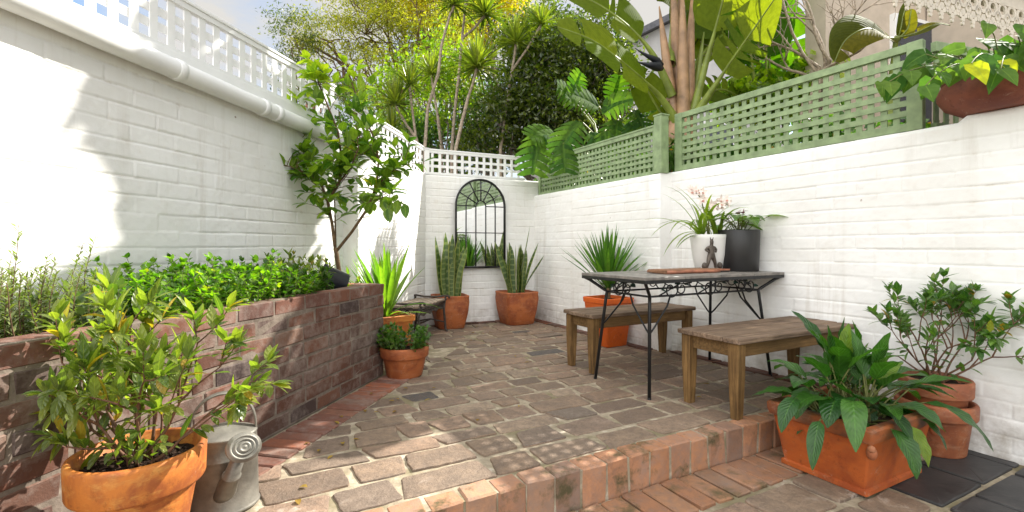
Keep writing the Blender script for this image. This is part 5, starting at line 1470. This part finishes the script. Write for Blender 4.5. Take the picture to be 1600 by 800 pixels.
# ------------------------------------------------------------------ crowns of many leaves
def leaf_cloud(centers, n_per, sigma, size, ar=0.5, rng=RNG, flat=.7):
    """numpy leaf quads (folded pair of triangles-as-quads) scattered round clump centres"""
    C = np.repeat(np.asarray(centers, dtype=float), n_per, axis=0); N = len(C)
    sg = np.repeat(np.broadcast_to(np.asarray(sigma, dtype=float), (len(centers),)), n_per)
    P = C + rng.normal(size=(N, 3))*sg[:, None]*np.array([1, 1, flat])
    d = rng.normal(size=(N, 3)); d[:, 2] -= .2; d /= np.linalg.norm(d, axis=1)[:, None]
    u = rng.normal(size=(N, 3)); u[:, 2] += .8
    a = np.cross(d, u); a /= np.linalg.norm(a, axis=1)[:, None]+1e-9
    nrm = np.cross(a, d)
    s = size*rng.uniform(.6, 1.25, N)[:, None]; w = s*ar*.5
    tip = P+d*s; mid = P+d*s*.5-nrm*s*.06
    l, r = mid+a*w+nrm*w*.35, mid-a*w+nrm*w*.35
    verts = np.stack([P, r, tip, l, ], 1).reshape(-1, 3)
    verts = np.stack([P, r, tip, l], 1)
    cen = mid
    vv = np.concatenate([verts, cen[:, None]], 1).reshape(-1, 3)
    i = np.arange(N)*5
    f = np.stack([np.stack([i, i+1, i+2, i+4], -1), np.stack([i, i+4, i+2, i+3], -1)], 1).reshape(-1, 4)
    return vv, f
def np_mesh(name, vv, f, mat, parent=None):
    me = bpy.data.meshes.new(name); me.vertices.add(len(vv)); me.vertices.foreach_set('co', vv.astype(np.float32).ravel())
    me.loops.add(f.size); me.loops.foreach_set('vertex_index', f.astype(np.int32).ravel())
    me.polygons.add(len(f)); me.polygons.foreach_set('loop_start', (np.arange(len(f))*f.shape[1]).astype(np.int32))
    me.update(calc_edges=True); me.materials.append(mat)
    o = bpy.data.objects.new(name, me); COL.objects.link(o)
    if parent: o.parent = parent
    return o
def rand_unit(rnd):
    z = rnd.uniform(-1,1); a = rnd.uniform(0,6.283); q = math.sqrt(1-z*z); return V(q*math.cos(a), q*math.sin(a), z)
def tree(name, label, base, trunk_h, blobs, clumps, n_per, sigma, size, mat, bark='bark_grey', r0=.1, ar=.5, cat='tree', seed=1, group=None, flat=.7):
    """blobs: (centre, radii); limbs run from the trunk to every clump"""
    rnd = random.Random(seed); rng = np.random.default_rng(seed)
    base = Vector(base); t = thing(name, label, cat, base, 0, group)
    mt = MB(); fork = V(rnd.uniform(-.1,.1), rnd.uniform(-.1,.1), trunk_h)
    mt.tube([V(0,0,-.1), V(.02,0,trunk_h*.5), fork], [r0*1.2, r0, r0*.8], 9, cap=False)
    cs = []
    tot = sum(b[1][0]*b[1][1]*b[1][2] for b in blobs)
    def wig(p, q, n, amp):
        out = [p]
        for i in range(1, n): out.append(p.lerp(q, i/n)+V(rnd.uniform(-1,1), rnd.uniform(-1,1), rnd.uniform(-.6,1))*amp*(q-p).length)
        return out+[q]
    for (c, rad) in blobs:
        c = Vector(c)-base; k = max(3, int(clumps*rad[0]*rad[1]*rad[2]/tot))
        st_ = V(.02,0,trunk_h*.5).lerp(fork, rnd.uniform(.3, 1)); limb = wig(st_, c-V(0,0,rad[2]*.3), 5, .07)
        mt.tube(limb, [r0*(.5-.06*i) for i in range(6)], 6, cap=False)
        nodes = []
        for i in range(max(3, k//7)):
            q = rand_unit(rnd); p = c+V(q.x*rad[0], q.y*rad[1], q.z*rad[2])*.6; nodes.append(p)
            s0 = limb[rnd.choice((2,3,3,4,5))]; mt.tube(wig(s0, p, 4, .10), [r0*.2, r0*.17, r0*.14, r0*.11, r0*.09], 5, cap=False)
        for i in range(k):
            q = rand_unit(rnd)*(rnd.uniform(.45,1)**.6); p = c+V(q.x*rad[0], q.y*rad[1], q.z*rad[2]); cs.append(p)
            if rnd.random() < .7:
                n0 = min(nodes, key=lambda w_: (w_-p).length); mt.tube(wig(n0, p, 3, .12), [r0*.09, r0*.07, r0*.05, r0*.03], 4, cap=False)
    mt.build('trunk', M[bark], t)
    vv, f = leaf_cloud([tuple(p) for p in cs], n_per, [sigma*rnd.uniform(.7,1.3) for _ in cs], size, ar, rng, flat)
    np_mesh('crown', vv, f, M[mat], t); return t

# dark glossy evergreen behind the end wall
tree('evergreen_tree', 'dark dense glossy leaved tree behind the end wall and the monstera', (1.25, 8.4, 0), 1.6,
     [(at(870,130,8.2), (1.0,.9,1.1)), (at(915,90,8.0), (.75,.8,.8)), (at(815,170,7.9), (.7,.7,.8)), (at(780,215,7.7), (.6,.6,.55)), (at(935,190,7.9), (.6,.6,.6)), (at(840,60,8.6), (.7,.8,.6)), (at(880,200,7.6), (.8,.5,.6)), (at(965,150,8.3),(.45,.6,.6))], 560, 72, .14, .085, 'lf_dark', r0=.11, ar=.45, seed=4)
tree('feathery_tree', 'tall airy tree with fine yellow green foliage against the sky, top left of centre', (-2.0, 11.5, 0), 2.4,
     [(at(510,55,11.5), (1.0,1.0,.65)), (at(585,50,11.8), (1.2,1.2,.8)), (at(660,20,11.5), (1.3,1.2,.9)), (at(620,130,11.2), (1.3,1.0,.8)), (at(540,120,11.5), (.7,.8,.5)), (at(470,50,11.2), (.5,.6,.55)), (at(590,-40,11.6),(1.8,1.2,.7)), (at(690,90,11.4),(1.0,1.0,1.0))], 250, 135, .24, .085, 'lf_jac', bark='bark_brown', r0=.13, ar=.3, seed=6, flat=.28)
tree('drooping_tree', 'sparse dark feathery branchlets hanging at the sky end of the tree line', (-3.6, 10.5, 0), 2.3,
     [(at(455,60,10.5), (.45,.5,.7)), (at(480,130,10.4), (.5,.5,.4)), (at(530,165,10.2), (.7,.5,.35))], 44, 95, .17, .085, 'lf_dark', bark='bark_brown', r0=.05, ar=.25, seed=8, flat=.4)
tree('lime_shrub_tree', 'thin tree of bright lime green leaves lit from behind, between the palm like stems', (-0.9, 8.6, 0), 1.8,
     [(at(700,85,8.6), (.45,.5,.5)), (at(640,115,8.7), (.45,.5,.35)), (at(595,160,8.6), (.4,.45,.35)), (at(690,160,8.5), (.5,.5,.35)), (at(725,130,8.4),(.35,.4,.4))], 84, 48, .14, .085, 'lf_lime', r0=.05, ar=.5, seed=10)
tree('golden_tree', 'tree in yellow blossom seen at the top behind the palm like stems', (-0.2, 14.0, 0), 2.6,
     [(at(700,20,14), (1.2,1.0,.7)), (at(770,30,14), (1.3,1.0,.8)), (at(640,10,14.2), (.9,.9,.5)), (at(740,-40,14), (2.0,1.2,.8))], 240, 95, .2, .12, 'lf_gold', r0=.14, ar=.4, seed=12)
tree('hedge_tree', 'mid green bushy tree low behind the end wall lattice', (-0.6, 9.6, 0), 1.2,
     [(at(620,215,9.6), (.9,.6,.6)), (at(700,225,9.6), (.9,.6,.6)), (at(760,200,9.4), (.8,.6,.8)), (at(560,225,9.8),(.8,.5,.4)), (at(500,205,10.5),(.8,.5,.35))], 230, 62, .17, .09, 'lf_mint', r0=.07, ar=.5, seed=14)
tree('backlit_shrub', 'bright backlit broad leaved shrub behind the green lattice, right of the bird of paradise', (2.55, 5.7, 0), 1.2,
     [(at(1175,150,5.7), (.30,.3,.25)), (at(1225,150,5.6), (.28,.3,.25)), (at(1265,120,5.6), (.2,.3,.25)), (at(1150,160,5.7), (.25,.25,.2))], 60, 26, .085, .12, 'lf_lime', r0=.035, ar=.7, seed=16)
random.seed(88)
gb = at(1200, 150, 5.9); gb.z = 0
t = thing('banana_plant', 'banana plant with broad bright green leaves glowing against the light, behind the bare twigs', 'plant', gb)
ml, mp = MB(), MB()
for k, (pts_, w) in enumerate((([(1195,170,5.9),(1190,120,5.8),(1180,70,5.7),(1165,20,5.5)],.62),([(1205,170,5.9),(1222,120,5.8),(1232,70,5.7),(1235,10,5.5)],.66),([(1212,175,5.9),(1248,140,5.7),(1270,110,5.6),(1290,95,5.5)],.5),([(1190,175,5.9),(1165,140,5.8),(1150,110,5.7),(1140,70,5.6)],.5))):
    q = [at(*a_)-gb for a_ in pts_]; paddle(ml, mp, V(0,0,1.2), q, .36, w, (rr(-.3,.3), -1, .25), 4, 0, .022, seed=60+k)
for k, (x, y, z, w) in enumerate(((-.45,-.75,3.95,.6),(-.95,-.95,3.9,.55),(-.2,-.45,4.1,.6),(-.55,-.25,4.0,.55))):  # upper leaves out of view, added to shade the brick planter
    paddle(ml, mp, V(0,0,1.2), [V(x*.3, y*.3, 2.6), V(x*.75, y*.75, z), V(x*1.3, y*1.3, z+.05)], .45, w, (x*.1, y*.1, 1), 4, 0, .022, seed=80+k)
mp.tube([V(0,0,0), V(0,0,1.25)], [.08,.06], 8, cap=False)
mp.build('stalks', M['petiole_green'], t); ml.build('leaves', M['lf_banana'], t)
tree('screen_shrub', 'dark leafy shrub close behind the middle of the green lattice', (1.9, 4.9, 0), .9,
     [(V(1.75,4.75,1.6), (.35,.3,.35)), (V(1.45,5.3,1.6), (.35,.3,.3)), (V(2.15,4.35,1.55),(.35,.3,.3))], 90, 34, .09, .10, 'lf_camellia', r0=.03, ar=.6, seed=18)
tree('screen_shrub', 'dark leafy shrub close behind the veranda end of the green lattice', (2.55, 3.7, 0), .9,
     [(V(2.45,3.85,1.5), (.3,.3,.4)), (V(2.75,3.4,1.45), (.3,.25,.35)), (V(2.9,3.0,1.4),(.3,.2,.3))], 80, 34, .09, .10, 'lf_camellia', r0=.03, ar=.6, seed=19)
tree('screen_shrub', 'dark leafy shrub behind the far green lattice, under the split leaves', (1.0, 5.9, 0), .9,
     [(V(.8,6.2,1.55), (.35,.3,.35)), (V(1.15,5.75,1.55), (.3,.25,.35))], 60, 34, .09, .10, 'lf_camellia', r0=.03, ar=.6, seed=20)

# bare twiggy shrub with lichen grey branches
random.seed(52)
bb = V(2.45, 4.6, 0)
t = thing('bare_shrub', 'leafless grey twiggy shrub standing behind the green lattice', 'shrub', bb)
m = MB()
def bare(p, d, L, r, dep):
    k = 5; pts = [p]; dd = d.normalized()
    for i in range(k): dd = (dd+rand_dir()*.22+V(0,0,.03)).normalized(); pts.append(pts[-1]+dd*L/k)
    m.tube(pts, [r*(1-.45*i/k) for i in range(k+1)], 5, cap=False)
    if dep > 0:
        for j in range(random.choice((2,3,3))): bare(pts[random.randint(2,k)], (dd+rand_dir()*.8).normalized(), L*rr(.5,.8), r*.6, dep-1)
def bq(u, v, Y): return at(u, v, Y)-bb
for (u0,v0,Y0,u1,v1,Y1) in ((1280,105,4.4,1208,20,4.7),(1296,95,4.4,1245,0,4.6),(1296,95,4.4,1330,20,4.7),(1262,118,4.45,1200,92,4.5),(1290,100,4.5,1270,-20,4.9),(1285,110,4.3,1380,30,4.2),(1275,112,4.4,1150,10,4.9)):
    a, b = bq(u0,v0,Y0), bq(u1,v1,Y1); m.tube([V(0,0,0.2), V(a.x*.5,a.y*.5,1.2), a], [.03,.024,.018], 6, cap=False)
    bare(a, b-a, (b-a).length, .015, 3)
m.build('branches', M['bark_pale'], t)

# dry banana like plant by the veranda
random.seed(61)
db = at(1345, 100, 4.3); db.z = 0
t = thing('banana_plant', 'drooping banana like leaves with yellow dried edges below the veranda', 'plant', db)
ml, mp = MB(), MB()
def dq(u, v, Y): return at(u, v, Y)-db
paddle(ml, mp, dq(1400,62,4.3), [dq(1385,58,4.2), dq(1355,45,4.1), dq(1322,62,4.0), dq(1304,96,3.9)], .18, .40, (.3,-.75,.6), 2, 0, .016, seed=31, mip=0)
paddle(ml, mp, dq(1402,62,4.3), [dq(1408,40,4.3), dq(1412,20,4.35), dq(1420,0,4.4)], .1, .16, (.4,-.8,.2), 1, 0, .014, seed=32)
paddle(ml, mp, dq(1402,62,4.3), [dq(1418,45,4.3), dq(1422,25,4.3), dq(1424,14,4.3)], .1, .12, (-.4,-.8,.2), 0, 0, .012, seed=34)
paddle(ml, mp, dq(1400,60,4.3), [dq(1430,52,4.25), dq(1462,38,4.2), dq(1485,40,4.15)], .15, .16, (0,-.6,.8), 2, 0, .013, seed=33)
mp.tube([V(0,0,0), dq(1400,90,4.3)*.8, dq(1400,62,4.3)], [.05,.04,.02], 7, cap=False)
mp.build('stalks', M['petiole_green'], t); ml.build('leaves', M['lf_strel_dry'], t)

# dragon trees on thin stems beyond the end wall
random.seed(71)
def dragon(label, stem, heads, Y, hr=.41, n=140):
    base = at(*stem[0], Y); base.z = 0
    t = thing('dragon_tree', label, 'tree', base, 0, 'thin stemmed dragon trees behind the end wall')
    mt, ml = MB(), MB(); pts = [V(0,0,0)]+[at(u, v, Y)-base for u, v in stem]; pts[1].z = max(.4, pts[1].z)
    mt.tube(pts, [.032]+[.026-.002*i for i in range(len(pts)-1)], 8, cap=False)
    for (u, v, s, k) in heads:
        h = at(u, v, Y)-base; j = pts[k+1] if k+1 < len(pts) else pts[-1]
        mt.tube([j, j.lerp(h,.5)+V(0,0,-.03), h], [.020,.019,.021], 7, cap=False)
        spiky(ml, h, int(n*s), hr*s*1.05, (.027)*s, (-24, 88), .5, 'sword', 5, core=.03)
    mt.build('trunk', M['bark_pale'], t); ml.build('crown', M['lf_drac'], t)
dragon('dragon tree leaning right with the highest head of spiky leaves', [(664,231),(668,170),(685,114),(690,70),(704,20)], [(709,10,1.0,4)], 7.0)
dragon('dragon tree with one big round spiky head standing out near the middle', [(712,234),(722,190),(732,150)], [(745,108,1.12,2)], 6.8)
dragon('dragon tree with a straight bare stem and head rising out of the picture', [(706,234),(710,180),(716,126),(722,60)], [(730,-20,1.0,3),(757,25,1.05,3)], 7.4)
dragon('low dragon tree with a cluster of dark spiky heads beside the white lattice corner', [(655,240),(650,215)], [(618,165,1.0,1),(640,135,.85,1),(612,205,.8,1)], 7.0)
dragon('small dragon tree half hidden in the lime green leaves', [(690,234),(684,180)], [(674,118,.9,1)], 7.9)
dragon('dragon tree with spiky heads in front of the dark evergreen', [(782,234),(792,160),(800,110)], [(806,70,1.0,2),(845,40,.8,2)], 7.4)

# ------------------------------------------------------------------ buildings beyond
# house with the iron lace veranda
vdir = V(0.935, 0.355, 0).normalized(); vo = at(1500, 41, 3.16); HS = .8     # a point on the lace's lower edge
va = axes(vdir)
hb = thing('veranda_house', 'cream neighbouring house with iron lace veranda above the right wall', 'house', (vo.x, vo.y, 0), math.atan2(vdir.y, vdir.x))
hb.scale = (HS, HS, HS); zl = vo.z/HS
m = MB(); m.box((1.6, .04, zl+.36), (4.9, .09, .13)); m.box((1.6, .02, zl+.44), (4.9, .16, .035)); m.build('fascia_beam', M['cream_paint'], hb, smooth=False, bevel=.004)
m = MB(); m.box((1.6, .26, zl+.485+.27), (4.9, .72, .03), Matrix.Rotation(R(45), 3, 'X')); m.box((1.6, -.07, zl+.545), (4.95, .11, .16)); m.build('veranda_roof', M['soffit'], hb, smooth=False)
# lace fringe: rings, lobes and drops
m = MB()
def flat_ring(cx, cz, ro, ri, n=12, th=.014):
    vs = []; 
    for y in (-th/2, th/2):
        for r_ in (ro, ri):
            for k in range(n): vs.append((cx+r_*math.cos(6.2832*k/n), y, cz+r_*math.sin(6.2832*k/n)))
    f = []
    for k in range(n):
        q = (k+1) % n
        f += [(k, q, n+q, n+k), (2*n+k, 3*n+k, 3*n+q, 2*n+q), (k, 2*n+k, 2*n+q, q), (n+k, n+q, 3*n+q, 3*n+k)]
    m.add(vs, f)
def flat_disc(cx, cz, r_, n=10, th=.014):
    vs = [(cx+r_*math.cos(6.2832*k/n), y, cz+r_*math.sin(6.2832*k/n)) for y in (-th/2, th/2) for k in range(n)]
    m.add(vs, [tuple(range(n)), tuple(range(n, 2*n))[::-1]]+[(k, n+k, n+(k+1) % n, (k+1) % n) for k in range(n)])
KL = 1.45; x = -.82; i = 0; pitch = .098*KL
while x < 4.0:
    for (dx, dz, ro, ri) in ((0, .160, .050, .028), (pitch/2/KL, .118, .030, .012)): flat_ring(x+dx*KL, zl+dz*KL, ro*KL, ri*KL)
    for (dx, dz, ro) in ((0,.085,.020),(-.022,.066,.016),(.022,.066,.016),(0,.045,.017),(0,.020,.012),(pitch/2/KL,.082,.013),(pitch/2/KL,.064,.009)): flat_disc(x+dx*KL, zl+dz*KL, ro*KL)
    x += pitch
m.box((1.6, 0, zl+.295), (4.9, .018, .03)); m.build('iron_lace', M['cream_paint'], hb, smooth=False)
m = MB(); m.box((3.9, 2.35, 2.7), (4.9, .3, 5.4)); m.box((4.9, 1.5, 2.7), (2.6, 1.36, 5.4)); m.build('house_wall', M['render_beige'], hb, smooth=False)
wn = MB(); wn.box((3.45, 2.17, 2.9), (1.35, .08, 3.2)); wf = wn.build('window', M['white_paint'], hb, smooth=False)
wn = MB(); wn.box((3.45, 2.125, 2.9), (1.22, .02, 3.08)); wn.build('pane', M['glass'], wf, smooth=False)
m = MB(); m.tube([V(2.9,.05,0), V(2.9,.05,zl+.2)], .05, 12); m.build('veranda_post', M['cream_paint'], hb)
# beige wing further left and the pale gable behind the bird of paradise
h3 = thing('grey_house', 'pale grey gabled house half hidden behind the bird of paradise', 'house', (at(1075,100,10).x, 10.5, 0), R(10))
m = MB(); W3, hE, hR = 2.6, 4.5, 6.0
vs = [(-W3,0,0),(W3,0,0),(W3,0,hE),(0.2,0,hR),(-W3,0,hE),(-W3,4,0),(W3,4,0),(W3,4,hE),(0.2,4,hR),(-W3,4,hE)]
m.add(vs, [(0,1,2,3,4),(9,8,7,6,5),(0,4,9,5),(1,6,7,2)]); m.build('house_wall', M['render_grey'], h3, smooth=False)
m = MB()
for (a, b) in (((-W3-.25,hE-.14),(0.2,hR+.02)),((W3+.25,hE-.14),(0.2,hR+.02))):
    vs = [(a[0],-.25,a[1]),(b[0],-.25,b[1]),(b[0],4.2,b[1]),(a[0],4.2,a[1]),(a[0],-.25,a[1]+.14),(b[0],-.25,b[1]+.14),(b[0],4.2,b[1]+.14),(a[0],4.2,a[1]+.14)]
    m.add(vs, [(0,1,2,3),(4,7,6,5),(0,4,5,1),(1,5,6,2),(2,6,7,3),(3,7,4,0)])
m.build('roof', M['slate_roof'], h3, smooth=False)
for x in (-1.2, .9):
    m = MB(); m.box((x,-.03,3.0), (.8,.06,1.3)); w_ = m.build('window', M['white_paint'], h3, smooth=False)
    m = MB(); m.box((x,-.07,3.0), (.68,.02,1.18)); m.build('pane', M['glass'], w_, smooth=False)
# brick house with a tiled roof on the left, glimpsed through the white lattice
h4 = thing('brick_house', 'brick house with a red tiled roof glimpsed through the white lattice', 'house', (-8.2, 15.5, 0), R(20))
m = MB(); m.box((0,1.5,2.1), (6,3,4.2)); m.build('house_wall', M['house_brick'], h4, smooth=False)
m = MB(); vs = [(-3.4,-.4,4.1),(3.4,-.4,4.1),(3.4,3.4,4.1),(-3.4,3.4,4.1),(-2.2,1.5,5.2),(2.2,1.5,5.2)]
m.add(vs, [(3,2,1,0),(0,1,5,4),(1,2,5),(2,3,4,5),(3,0,4)]); rf = m.build('roof', M['tile_roof'], h4, smooth=False)
m = MB(); m.box((1.6,1.2,5.3), (.5,.5,1.2)); m.build('chimney', M['house_brick'], rf, smooth=False)
for x in (-1.5, 1.5):
    m = MB(); m.box((x,-.03,2.9), (1.0,.06,1.2)); w_ = m.build('window', M['white_paint'], h4, smooth=False)
    m = MB(); m.box((x,-.07,2.9), (.86,.02,1.06)); m.build('pane', M['glass'], w_, smooth=False)

# ------------------------------------------------------------------ light, sky, camera
SUN_EL, SUN_AZ = 40.0, math.atan2(.83, .56)
sdir = V(math.sin(SUN_AZ)*math.cos(R(SUN_EL)), math.cos(SUN_AZ)*math.cos(R(SUN_EL)), math.sin(R(SUN_EL)))
ld = bpy.data.lights.new('sun', 'SUN'); ld.energy = 4.8; ld.angle = R(0.53); ld.color = (1.0, 0.95, 0.87)
lo = bpy.data.objects.new('sun', ld); COL.objects.link(lo); lo.rotation_euler = sdir.to_track_quat('Z', 'Y').to_euler()
w = bpy.data.worlds.new('World'); S.world = w; w.use_nodes = True; nt = w.node_tree; nt.nodes.clear()
sky = nt.nodes.new('ShaderNodeTexSky'); sky.sky_type = 'NISHITA'; sky.sun_disc = False; sky.sun_elevation = R(SUN_EL); sky.sun_rotation = SUN_AZ; sky.air_density = 1.0; sky.dust_density = 0.6
tc_ = nt.nodes.new('ShaderNodeTexCoord'); mp_ = nt.nodes.new('ShaderNodeMapping'); mp_.inputs['Scale'].default_value = (1, 1, 2.2); mp_.inputs['Location'].default_value = (1.7, .3, 0)
nz = nt.nodes.new('ShaderNodeTexNoise'); nz.inputs['Scale'].default_value = 2.6; nz.inputs['Detail'].default_value = 7; nz.inputs['Roughness'].default_value = .55
rp_ = nt.nodes.new('ShaderNodeValToRGB'); rp_.color_ramp.elements[0].position = .36; rp_.color_ramp.elements[1].position = .56
mx = nt.nodes.new('ShaderNodeMix'); mx.data_type = 'RGBA'
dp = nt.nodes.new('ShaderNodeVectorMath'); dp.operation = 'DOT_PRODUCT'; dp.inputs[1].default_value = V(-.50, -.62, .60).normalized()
cl = nt.nodes.new('ShaderNodeMapRange'); cl.interpolation_type = 'SMOOTHSTEP'; cl.inputs[1].default_value = .0; cl.inputs[2].default_value = .85; cl.inputs[3].default_value = 2.9; cl.inputs[4].default_value = 14.5  # unseen clouds behind the camera, made brighter as added fill for the right wall
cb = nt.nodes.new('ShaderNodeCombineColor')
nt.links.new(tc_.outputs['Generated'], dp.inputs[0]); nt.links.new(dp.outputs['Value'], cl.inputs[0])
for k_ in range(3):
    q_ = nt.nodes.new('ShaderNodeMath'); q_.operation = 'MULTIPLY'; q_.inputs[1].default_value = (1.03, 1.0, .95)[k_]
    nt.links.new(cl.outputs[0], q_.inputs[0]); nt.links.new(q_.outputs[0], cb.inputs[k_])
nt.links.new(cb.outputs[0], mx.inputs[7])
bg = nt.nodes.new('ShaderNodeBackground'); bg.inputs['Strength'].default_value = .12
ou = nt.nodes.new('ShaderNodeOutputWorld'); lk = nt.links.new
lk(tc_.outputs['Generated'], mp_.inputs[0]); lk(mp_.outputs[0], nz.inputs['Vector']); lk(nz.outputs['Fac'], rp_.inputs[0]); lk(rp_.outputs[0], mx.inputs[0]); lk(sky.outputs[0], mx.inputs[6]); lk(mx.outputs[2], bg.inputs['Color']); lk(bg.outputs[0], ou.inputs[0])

cd = bpy.data.cameras.new('camera'); co = bpy.data.objects.new('camera', cd); COL.objects.link(co)
cd.sensor_width = 36; cd.lens = 750/1600*36; cd.shift_y = -15/1600; cd.clip_start = .05; cd.clip_end = 500
co.location = (0, 0, .9); co.rotation_euler = (R(90), 0, 0); S.camera = co
S.view_settings.view_transform = 'Standard'; S.view_settings.look = 'None'; S.view_settings.exposure = 1.15; S.view_settings.gamma = 1
S.cycles.use_denoising = True
S.cycles.max_bounces = 8; S.cycles.diffuse_bounces = 4; S.cycles.transmission_bounces = 4; S.cycles.sample_clamp_indirect = 8

# repeats share a group
for o in list(COL.objects):
    if o.parent is None and 'category' in o and 'group' not in o:
        g_ = {'white_brick_wall': 'white painted brick walls of the yard', 'white_lattice': 'white lattices on top of the walls', 'green_lattice': 'sage green lattices on the right wall',
              'potted_snake_plant': 'snake plants under the arched mirror', 'screen_shrub': 'dark shrubs behind the green lattice', 'banana_plant': 'banana plants beyond the right wall', 'stone': 'small stones beside the bronze figure'}.get(o.name.split('.')[0])
        if g_: o['group'] = g_
